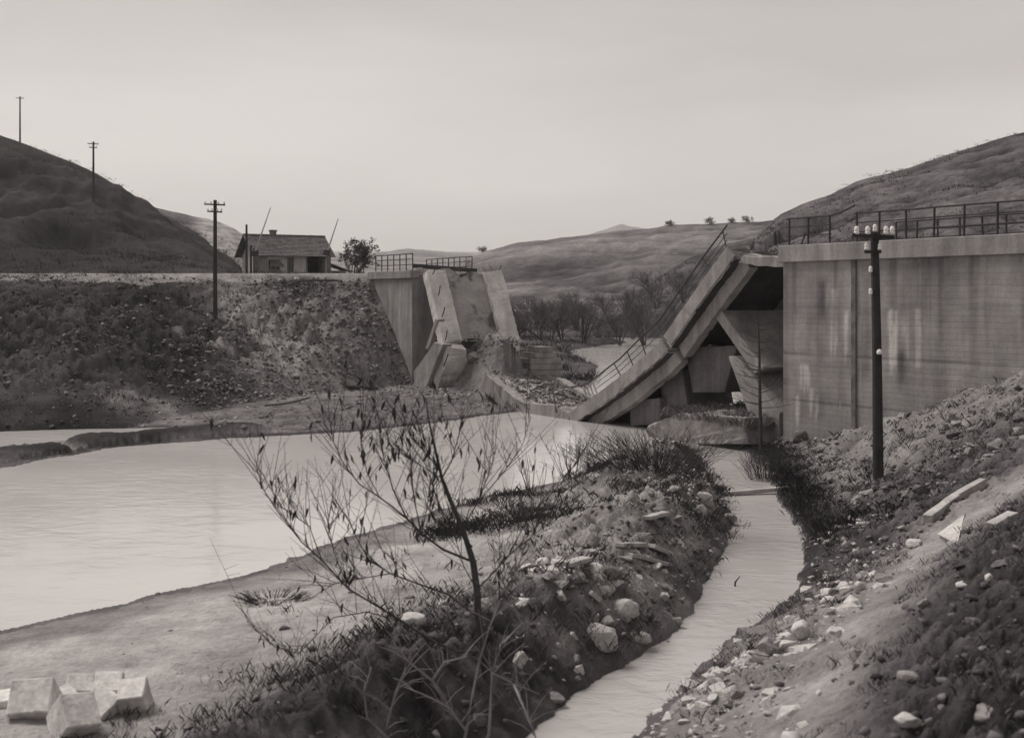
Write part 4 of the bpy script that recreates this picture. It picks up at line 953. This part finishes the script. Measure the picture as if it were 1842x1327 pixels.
scatter_stones('spoil_stones', P, sizes(len(P), .05, .40, 3), 'stone_pale', 'pale stone on the earth bank between river and creek', 'stone', 'pale stones on the earth bank', 15)
for ln in ([(1080,908),(1150,884),(1210,866),(1252,862)], [(930,1042),(1000,1022),(1060,1020),(1120,1006),(1185,1000)], [(1205,1300),(1290,1222),(1360,1172),(1425,1145),(1500,1090),(1565,1040)]):
    gpt = [np.array(G(*p)) for p in ln]; Q = []
    for _ in range(330):
        i = rng.integers(0, len(gpt)-1); q = gpt[i]+(gpt[i+1]-gpt[i])*rng.uniform(0, 1); Q.append(q[:2]+rng.normal(0, .38, 2))
    Q = np.array(Q); P = np.concatenate([Q, terrain(Q[:, 0], Q[:, 1])[:, None]], 1)
    scatter_stones('spoil_stones', P, sizes(len(P), .05, .42, 2.6), 'stone_pale', '', 'stone', 'pale stones on the right creek bank' if ln[0][1] == 1300 else 'pale stones on the earth bank', 16)
P = pick(9000, .5, 9, 9, 30, lambda X, Y, h, d: d['right']*(d['dc'] > .1)*np.exp(-((d['q']-1.2)/.8)**2)*np.clip(.35+1.5*fbm(X*.5, Y*.5, 92)+.5*sst(20, 15, Y), .0, 1))
scatter_stones('creek_bank_stones', P, sizes(len(P), .04, .32, 3), 'stone_pale', 'pale stone on the right creek bank beside the path', 'stone', 'pale stones on the right creek bank', 22)
P = pick(4000, 1, 16, 6, 33, lambda X, Y, h, d: d['right']*(d['dc'] > .8)*(d['path'] < .5)*.5)
scatter_stones('slope_stones', P, sizes(len(P), .03, .26, 3.5), 'stone', 'flat grey stone on the near right hillside', 'stone', 'stones on the near right hillside', 22)
P = pick(1800, -9, 2, 15.6, 40, lambda X, Y, h, d: d['bar']*(d['dr'] > .3)*.12)
scatter_stones('sand_pebbles', P, sizes(len(P), .02, .11, 3), 'stone', 'pebble on the sand bar', 'stone')
# earth and broken stone lying on the middle deck
Pm = []
for k in range(900):
    s = rng.uniform(16.1, 23.2); w = rng.uniform(.35, 4.5); sz = [p[0] for p in md_pr]; zs_ = [p[1] for p in md_pr]
    o_ = np.argsort(sz); z = np.interp(s, np.array(sz)[o_], np.array(zs_)[o_])-.28-.10*w*max(0, (s-18)/6); Pm.append(B(s, w, z+.03)[:])
Pm = np.array(Pm); scatter_stones('deck_rubble', Pm, sizes(len(Pm), .08, .5, 3), 'stone', 'broken stone lying on the middle deck part', 'stone', 'stones on the fallen deck')
P = pick(2500, -7, 5, 60, 76, lambda X, Y, h, d: (d['t'] < .4)*inbr(X, Y, 21, 31.5, -1.6, 6.5)*.75)
scatter_stones('mound_rubble', P, sizes(len(P), .08, .6, 3.2), 'stone', 'broken stone on the rubble mound under the steep left deck', 'stone', 'rubble mound stones')
# stones along the ragged edges of the creek and the river
P = pick(9000, -4, 10, 14, 47, lambda X, Y, h, d: (np.abs(d['dc']-.05) < .3)*np.clip(.45+1.2*fbm(X*.9, Y*.9, 140), 0, 1))
scatter_stones('creek_edge_stones', P, sizes(len(P), .05, .34, 2.6), 'stone', '', 'stone', 'stones at the water edge of the creek', 17)
P = pick(6000, -20, 6, 14, 46, lambda X, Y, h, d: (np.abs(d['dr']-.1) < .35)*np.clip(.1+1.2*fbm(X*.7, Y*.7, 141), 0, 1))
scatter_stones('river_edge_stones', P, sizes(len(P), .03, .2, 3), 'stone', '', 'stone', 'stones at the river edge', 17)
# dark clods of earth
P = pick(16000, .5, 16, 6, 34, lambda X, Y, h, d: d['right']*(d['dc'] > .3)*(1-d['path'])*np.clip(.45+1.3*fbm(X*.8, Y*.8, 150), 0, 1))
scatter_stones('earth_clods', P, sizes(len(P), .03, .22, 3), 'earth', '', big=999)
P = pick(14000, -6, 8, 12, 47, lambda X, Y, h, d: d['bar']*(d['dc'] > .1)*np.exp(-(d['dcr']/1.7)**2)*.8)
scatter_stones('earth_clods', P, sizes(len(P), .03, .2, 3), 'earth', '', big=999)
P = pick(9000, -45, -10, 50, 80, lambda X, Y, h, d: (d['t'] > .02)*(d['dp'] > .3)*sst(-11, -16, X)*.6)
scatter_stones('earth_clods', P, sizes(len(P), .06, .3, 3), 'earth', '', big=999)
P = pick(160, -6, 4, 62, 75, lambda X, Y, h, d: (d['t'] < .4)*inbr(X, Y, 22.8, 29.6, 1.0, 5.2)*.95)
scatter_stones('mound_blocks', P, sizes(len(P), .35, 1.05, 1.8), 'stone', '', 'stone', 'rubble mound stones')
# stones big enough to pick out
stone_objs = []
big_stones.sort(key=lambda a: -a[1]*F/a[0][1]); ROCK = {}
for i, (p, s, mt, lab, grp) in enumerate(big_stones[:260]):
    key = (mt, i % 9)
    if key not in ROCK: ROCK[key] = hull('stone', chunk(None, 12+2*(i % 5), .5, .5, .36, 500+i), M[mt])
    o = bpy.data.objects.new('stone', ROCK[key]); COL.objects.link(o); o.location = p; o.scale = (s*random.uniform(.85, 1.25), s*random.uniform(.75, 1.1), s*random.uniform(.6, 1)); o.rotation_euler = (random.gauss(0, .25), random.gauss(0, .25), random.uniform(0, 6.28))
    stone_objs.append((o, lab, grp or 'loose stones', mt))
LM = [(1580,860,'the near telegraph pole foot'),(1370,886,'the plank over the creek'),(1715,955,'the pointed slab'),(1700,915,'the path edge timbers'),(1440,1130,'the pale boulder by the path'),(1080,1140,'the large two-toned boulder'),
      (1440,790,'the abutment corner foot'),(1262,900,'the white pointed boulder'),(1540,740,'the dark joint strip foot'),(1650,978,'the flat white boulder by the path'),(1800,940,'the short board'),(1630,1305,'the long pale stone'),(1637,1230,'the flat stone below the path'),
      (1735,1055,'the flat stone right of the path'),(1842,1327,'the lower right picture corner'),(860,1170,'the sapling trunk'),(1130,1000,'the wide board on the earth bank'),(1725,664,'the dark boulder under the right wall'),(640,690,'the driftwood stump'),(1180,1310,'the creek at the bottom edge'),(1780,1047,'the round stone at the right edge'),(950,700,'the middle deck part'),(1842,760,'the right picture edge under the wall'),(1500,1090,'the white stone at the path'),(700,590,'the left abutment wing'),(1210,866,'the heap on the bank crest'),(1035,1025,'the flat slab above the scrub'),(1120,1105,'the upper large pale boulder'),(1070,1070,'the sloping broken plank'),(960,1040,'the left end of the stone heap'),(1150,884,'the left end of the crest heap'),(1095,1010,'the long pale board on the bank')]
ORDX = ['thirteenth', 'fourteenth', 'fifteenth', 'sixteenth', 'seventeenth', 'eighteenth', 'nineteenth', 'twentieth']
ORD = ['nearest', 'second nearest', 'third nearest', 'fourth nearest', 'fifth nearest', 'sixth nearest', 'seventh nearest', 'eighth nearest', 'ninth nearest', 'tenth nearest', 'eleventh nearest', 'twelfth nearest']
ORD += [w+' nearest' for w in ORDX]; sg = {}
for o, lab, grp, mt in stone_objs:
    px_, py_ = CX+F*o.location.x/o.location.y, HY-(o.location.z-EYE)/o.location.y*F
    L = min(LM, key=lambda l: (l[0]-px_)**2+(l[1]-py_)**2); dx, dy = px_-L[0], py_-L[1]
    sd_ = ('right of' if dx > 0 else 'left of') if abs(dx) > abs(dy) else ('below' if dy > 0 else 'above')
    sg.setdefault((L[2], sd_, mt), []).append((dx*dx+dy*dy, o, grp))
for (ln_, sd_, mt), lst in sg.items():
    lst.sort(key=lambda a: a[0])
    for k, (_, o, grp) in enumerate(lst):
        nm_ = {'stone_pale': 'pale stone', 'stone_dark': 'dark stone'}.get(mt, 'grey stone')
        tag(o, ('%s %s %s, %s to it' % (nm_, sd_, ln_, ORD[k])) if k < len(ORD) else '%s lying %s %s among many' % (nm_, sd_, ln_), 'stone', grp)


def blades(name, P, hgt, mt, k=8, spread=.12, width=.012, lean=.5):
    n = len(P)*k; B0 = np.repeat(P, k, 0)+np.concatenate([rng.normal(0, 1, (n, 2))*np.repeat(spread if hasattr(spread, '__len__') else np.full(len(P), spread), k)[:, None], np.full((n, 1), -.02)], 1)
    hh_ = np.repeat(hgt, k)*rng.uniform(.5, 1.1, n); a = rng.uniform(0, 6.28, n); ln = rng.uniform(0, lean, n)*hh_
    d = np.stack([np.cos(a), np.sin(a), np.zeros(n)], -1); sd = np.stack([-np.sin(a), np.cos(a), np.zeros(n)], -1)*(width if not hasattr(width, '__len__') else np.repeat(width, k)[:, None])
    up = np.zeros((n, 3)); up[:, 2] = 1
    v0 = B0-sd; v1 = B0+sd; v2 = B0+d*ln[:, None]*.4+up*hh_[:, None]*.6+sd*.6; v3 = B0+d*ln[:, None]+up*hh_[:, None]
    V = np.stack([v0, v1, v2, v3], 1).reshape(-1, 3); f = np.arange(n)[:, None]*4+np.array([[0, 1, 2, 3]]); o = np_mesh(name, V, f, M[mt]); o['kind'] = 'stuff'; return o
P = pick(16000, .5, 16, 6, 33, lambda X, Y, h, d: d['right']*(d['dc'] > .4)*(1-d['path'])*np.clip(.45+1.1*fbm(X*.5, Y*.5, 93), 0, 1))
k2 = rng.uniform(0, 1, len(P)) < .5
blades('dry_grass', P[k2], rng.uniform(.05, .16, k2.sum()), 'grass', 26, .10, .0022, 1.1)
blades('dark_grass', P[~k2], rng.uniform(.04, .15, (~k2).sum()), 'grass_dark', 26, .12, .0026, 1.1)
P = pick(22000, -9, 8, 10, 47, lambda X, Y, h, d: d['bar']*(d['dc'] > .1)*np.exp(-(d['dcr']/1.9)**2)*np.interp(Y, [18, 23], [1, .28])*np.clip(.5+1.1*fbm(X*.5, Y*.5, 94), 0, 1))
k2 = rng.uniform(0, 1, len(P)) < .3
blades('dry_grass', P[k2], rng.uniform(.06, .2, k2.sum()), 'grass', 26, .12, .0022, 1.1)
blades('dark_grass', P[~k2], rng.uniform(.05, .2, (~k2).sum()), 'grass_dark', 28, .22, .0026, 1.1)
P = pick(9000, -2, 8, 28, 46, lambda X, Y, h, d: d['bar']*(d['dr'] > .3)*np.clip(.15+1.3*fbm(X*.6, Y*.6, 95), 0, 1))
blades('dark_grass', P, rng.uniform(.06, .25, len(P)), 'grass_dark', 22, .16, .004, 1.1)
P = pick(9000, 7, 17, 28, 46, lambda X, Y, h, d: d['right']*(d['dc'] > .2)*notab(X, Y)*np.clip(sst(1.5, .5, d['q'])*.6+.05, 0, 1))
blades('dark_grass', P, rng.uniform(.06, .28, len(P)), 'grass_dark', 20, .16, .004, 1.1)
P = pick(14000, -45, -4, 48, 84, lambda X, Y, h, d: (d['t'] > .02)*(d['dp'] > -1)*notab(X, Y)*np.clip(sst(-11, -18, X)*.75+.12, 0, 1)*np.clip(.7+.9*fbm(X*.25, Y*.25, 96), 0, 1))
blades('dark_grass', P, rng.uniform(.06, .26, len(P)), 'grass_dark', 14, .25, .009, 1.2)
P = pick(15000, -110, -20, 92, 200, lambda X, Y, h, d: (h > 7.8)*np.clip(.25+1.0*fbm(X*.1, Y*.1, 97), 0, 1))
blades('hill_scrub', P, rng.uniform(.1, .38, len(P)), 'grass_dark', 16, .6, .022, 1.2)
P = pick(14000, 4, 110, 70, 230, lambda X, Y, h, d: (h > 1.2)*notab(X, Y)*np.clip(.2+1.0*fbm(X*.08, Y*.08, 98), 0, 1))
blades('hill_scrub', P, rng.uniform(.1, .5, len(P)), 'grass_dark', 12, .5, .035, 1.0)
P = pick(5000, -2, 40, 62, 200, lambda X, Y, h, d: (d['dr'] > .2)*(d['dfo'] > 0)*np.clip(.5+.8*fbm(X*.2, Y*.2, 99), 0, 1)*notab(X, Y))
blades('river_scrub', P, rng.uniform(.15, .8, len(P)), 'grass_dark', 16, .3, .014, .9)
Pf = np.array([B(rng.uniform(.9, 6.3), rng.uniform(-.9, 4), rng.uniform(.85, 1.05))[:] for _ in range(1500)]); 
blades('footing_grass', Pf, rng.uniform(.15, .5, len(Pf)), 'grass', 14, .16, .005, 1.0)

# ------------------------------------------------------------------ boulders, cut blocks, timbers
def boulder(px, py, wpx, hpx, label, mt='stone_pale', seed=0, flat_=.8, rot=0, cat='boulder'):
    x, y, z = G(px, py); s = wpx/F*y; hz_ = hpx/F*y
    me = hull('boulder', chunk(None, 40, .5, .5, .5, 900+seed), M[mt]); bm = bmesh.new(); bm.from_mesh(me)
    bmesh.ops.bevel(bm, geom=bm.edges[:], offset=.05, segments=1, affect='EDGES', clamp_overlap=True); bmesh.ops.triangulate(bm, faces=bm.faces[:]); bmesh.ops.subdivide_edges(bm, edges=bm.edges[:], cuts=1)
    for v in bm.verts: v.co += mnoise.noise_vector(v.co*2.3+Vector((seed*3.1, 0, 0)))*.07+mnoise.noise_vector(v.co*6+Vector((seed, 0, 0)))*.03
    bm.to_mesh(me); bm.free()
    for p_ in me.polygons: p_.use_smooth = True
   
    o = bpy.data.objects.new('boulder', me); COL.objects.link(o)
    o.location = (x, y+s*.2, z+hz_*.16); o.scale = (s, s*.8, hz_); o.rotation_euler = (0, random.uniform(-.15, .15), rot); return tag(o, label, cat, 'boulders on the creek banks')
z6 = lambda X, Y: (900+X/2.427, 780+Y/2.427); z7 = lambda X, Y: (1242+X/2.427, 780+Y/2.427)
for i, (q, w, h, lab) in enumerate([(z6(890,300),34,28,'white pointed boulder on the crest of the earth bank near the plank'),(z6(875,352),24,26,'pale rounded boulder just below the white pointed one'),(z6(1000,385),26,22,'grey boulder at the water end of the plank'),(z6(545,805),52,46,'large pale boulder on the bank, upper of the two in the middle'),(z6(445,930),64,56,'large two-toned boulder low on the bank above the creek'),
        (z6(610,905),44,24,'small rounded boulder beside the large two-toned one'),(z6(755,250),24,14,'flat white stone on the crest left of the pointed boulder'),(z7(485,880),44,36,'pale boulder on the right creek bank by the path'),(z7(985,490),38,17,'flat white boulder beside the beam on the path'),(z7(610,735),26,14,'flat pale stone on the creek bank above the pale boulder'),(z7(740,680),24,22,'white stone at the left edge of the path'),(z7(1190,670),28,12,'flat stone on the hillside right of the path'),(z7(1305,645),18,16,'round pale stone near the right picture edge'),
        (z7(960,1270),52,26,'long pale stone at the bottom right of the hillside'),(z7(960,1085),44,22,'flat grey stone on the hillside below the path'),(z6(170,335),58,24,'flat grey boulder on the bar left of the earth bank'),(z6(215,305),1,1,'')]):
    if w > 2: boulder(*q, w, h, lab, 'stone_pale' if 'grey' not in lab else 'stone', i, rot=random.uniform(0, 3))
boulder(745, 1122, 50, 24, 'flat pale boulder on the bar left of the sapling trunk', 'stone_pale', 31)
boulder(1725, 664, 26, 12, 'dark boulder at the top of the rubble by the right wall', 'stone_dark', 32)
boulder(1440, 792, 34, 26, 'square dark rock at the foot of the abutment corner', 'stone_dark', 33)
boulder(212, 815, 12, 9, 'small white stone on the dark mud bar', 'stone_pale', 34)
boulder(385, 1315, 8, 6, 'tiny stone on the dark near bank', 'stone_pale', 35)
# cut blocks heaped at the lower left
gB = 'cut stone blocks at the lower left'
for i, (px, py, y, sx_, sy_, sz_, rx, ry, rz, lab) in enumerate([
    (63,1268,15.9,.54,.46,.56,.80,-.06,.10,'largest cut stone block, second from the left edge, with a dark front'),
    (132,1294,15.4,.46,.46,.48,.75,.12,.75,'cut stone block lying on its corner at the front of the heap'),
    (186,1272,16.1,.44,.36,.36,.6,.3,-.5,'rounded cut block in the middle of the heap'),
    (196,1240,16.8,.38,.34,.36,.55,.0,.1,'upright block at the back of the heap'),
    (243,1262,16.2,.36,.36,.52,.5,-.1,.08,'cut block at the right end of the heap'),
    (143,1238,16.9,.36,.3,.28,.6,.1,.4,'flat block at the back left of the heap'),
    (117,1254,16.4,.3,.24,.2,.1,.35,-.5,'thin slab wedged between the largest block and the rounded one'),
    (8,1272,16.2,.42,.4,.34,.1,-.1,.3,'dark block cut by the left picture edge')]):
    m = MB(); m.box(-sx_/2, sx_/2, -sy_/2, sy_/2, -sz_/2, sz_/2)
    o = m.build('stone_block', M['block'], None, bevel=.014, sub=5, rough=.018); o.location = PX(px, py, y); o.rotation_euler = (rx, ry, rz); tag(o, lab, 'stone block', gB)
    zmin = min((o.matrix_basis @ v.co).z for v in o.data.vertices); gx, gy = o.location.x, o.location.y
    o.location.z += min(0, H(gx, gy)-.05-zmin) if zmin > H(gx, gy) else 0
def beam(a, b, w, h, label, mt='timber', name='timber_beam', lift=.05, cat='timber'):
    pa, pb = Vector(a), Vector(b); pa.z += lift; pb.z += lift
    m = MB(); m.bar(pa, pb, w, h); return thing_mesh(m, name, M[mt], pa, label, cat, None, bevel=.012, sub=3, rough=.015)
a, b = PX(1298, 891, 36.2), PX(1441, 879, 36.8); a.z = max(a.z, H(a.x, a.y)); 
beam(a, b, .16, .12, 'long plank laid across the creek as a footbridge', name='plank', cat='plank')
def gv(px, py): return Vector(G(px, py))
beam(gv(1668, 940), gv(1722, 900), .2, .2, 'squared timber along the left edge of the path, nearer piece')
beam(gv(1718, 902), gv(1770, 872), .2, .2, 'squared timber along the left edge of the path, farther piece')
beam(gv(1782, 952), gv(1822, 930), .22, .1, 'short board on the right side of the path')
q0, q1 = gv(1712, 968), gv(1730, 952)
m = MB(); p = [gv(1698, 972), gv(1722, 978)]; tp_ = PX(1735, 924, p[0].y+.3)
m.add([p[0], p[1], p[1]+Vector((.1, .35, 0)), p[0]+Vector((0, .35, .05)), tp_, tp_+Vector((.08, .12, -.02))], [(0,1,4),(1,2,5,4),(2,3,5),(3,0,4,5),(3,2,1,0)]); thing_mesh(m, 'pointed_slab', M['stone_pale'], p[0], 'pointed pale slab standing on the path between the timbers', 'slab')
for i, (a, b, lab) in enumerate([(z6(430,630),z6(495,715),'pale broken plank sloping down above the upper large boulder'),(z6(395,720),z6(435,755),'short pale stick beside the upper large boulder'),(z6(660,515),z6(740,548),'dark edged plank on the crest of the earth bank'),(z6(520,520),z6(620,508),'long pale board lying on the earth bank'),(z6(560,555),z6(720,590),'wide pale board with shadow below on the earth bank'),(z6(290,600),z6(380,580),'flat pale slab on the earth bank above the dark scrub'),(z6(640,395),z6(720,370),'short pale stick higher on the earth bank')]):
    beam(gv(*a), gv(*b), .2 if i > 1 else .13, .08, lab, lift=.1)
# driftwood roots and branches at the far shore
z2 = lambda X, Y: (400+X/3.318, 350+Y/3.318)
dq = gv(*z2(800, 1165)); dw_ = empty('driftwood', dq, 'uprooted stump with dark roots on the far shore', 'driftwood'); yb_ = dq.y
for pts, r0 in [([(930,1165),(800,1150),(680,1140),(610,1110)],.16),([(640,1115),(680,1180),(640,1220),(560,1250),(490,1290)],.09),([(800,1150),(830,1100),(790,1080)],.1),([(700,1140),(560,1125),(520,1150)],.09),([(755,1160),(745,1195),(730,1200)],.05),([(860,1160),(960,1175),(1010,1160)],.08)]:
    MB().tube([PX(*z2(*p), yb_-.3*i) for i, p in enumerate(pts)], list(np.linspace(r0, r0*.4, len(pts))), 7).build('root', M['bark'], dw_, smooth=True)
m = MB(); P = [gv(*z2(*p))+Vector((0, 0, .06)) for p in [(250,1265),(350,1255),(430,1240),(520,1215)]]; m.tube(P, [.05, .07, .08, .05], 7); thing_mesh(m, 'dead_branch', M['bark_pale'], P[0], 'long dead branch lying on the far shore left of the roots', 'branch')
y_ = gv(*z2(400, 530)).y
m = MB(); P = [PX(*z2(*p), 78.0-.25*i) for i, p in enumerate([(330,575),(380,545),(450,520),(540,510),(690,513)])]; m.tube(P, .07, 6); thing_mesh(m, 'bent_rail', M['metal'], P[0], 'bent iron rail hanging over the top of the scree', 'rail')
for px, py, lab, hgt in [(1320, 1048, 'small dark stake standing in the creek', .22)]:
    x, y = gp(px, py+6, 0); m = MB(); m.tube([(x, y, -.4), (x+.03, y, .1), (x+.06, y, hgt*.6)], [.022, .018, .012], 6); m.tube([(x+.03, y, .08), (x+.12, y, .2)], [.015, .01], 5); thing_mesh(m, 'stake', M['bark'], (x, y, 0), lab, 'stake')

# ------------------------------------------------------------------ the air of the valley
m = MB(); m.box(-5200, 5200, -120, 6400, -60, 260); hz_o = m.build('haze', None); hz_o['kind'] = 'stuff'
hm = bpy.data.materials.new('thin_valley_haze'); hm.use_nodes = True; hn = hm.node_tree; hn.nodes.remove(hn.nodes['Principled BSDF'])
pv = hn.nodes.new('ShaderNodeVolumePrincipled'); pv.inputs['Color'].default_value = (.96, .95, .94, 1); pv.inputs['Density'].default_value = .00022; pv.inputs['Anisotropy'].default_value = .2
hn.links.new(pv.outputs[0], hn.nodes['Material Output'].inputs['Volume']); hz_o.data.materials.append(hm)
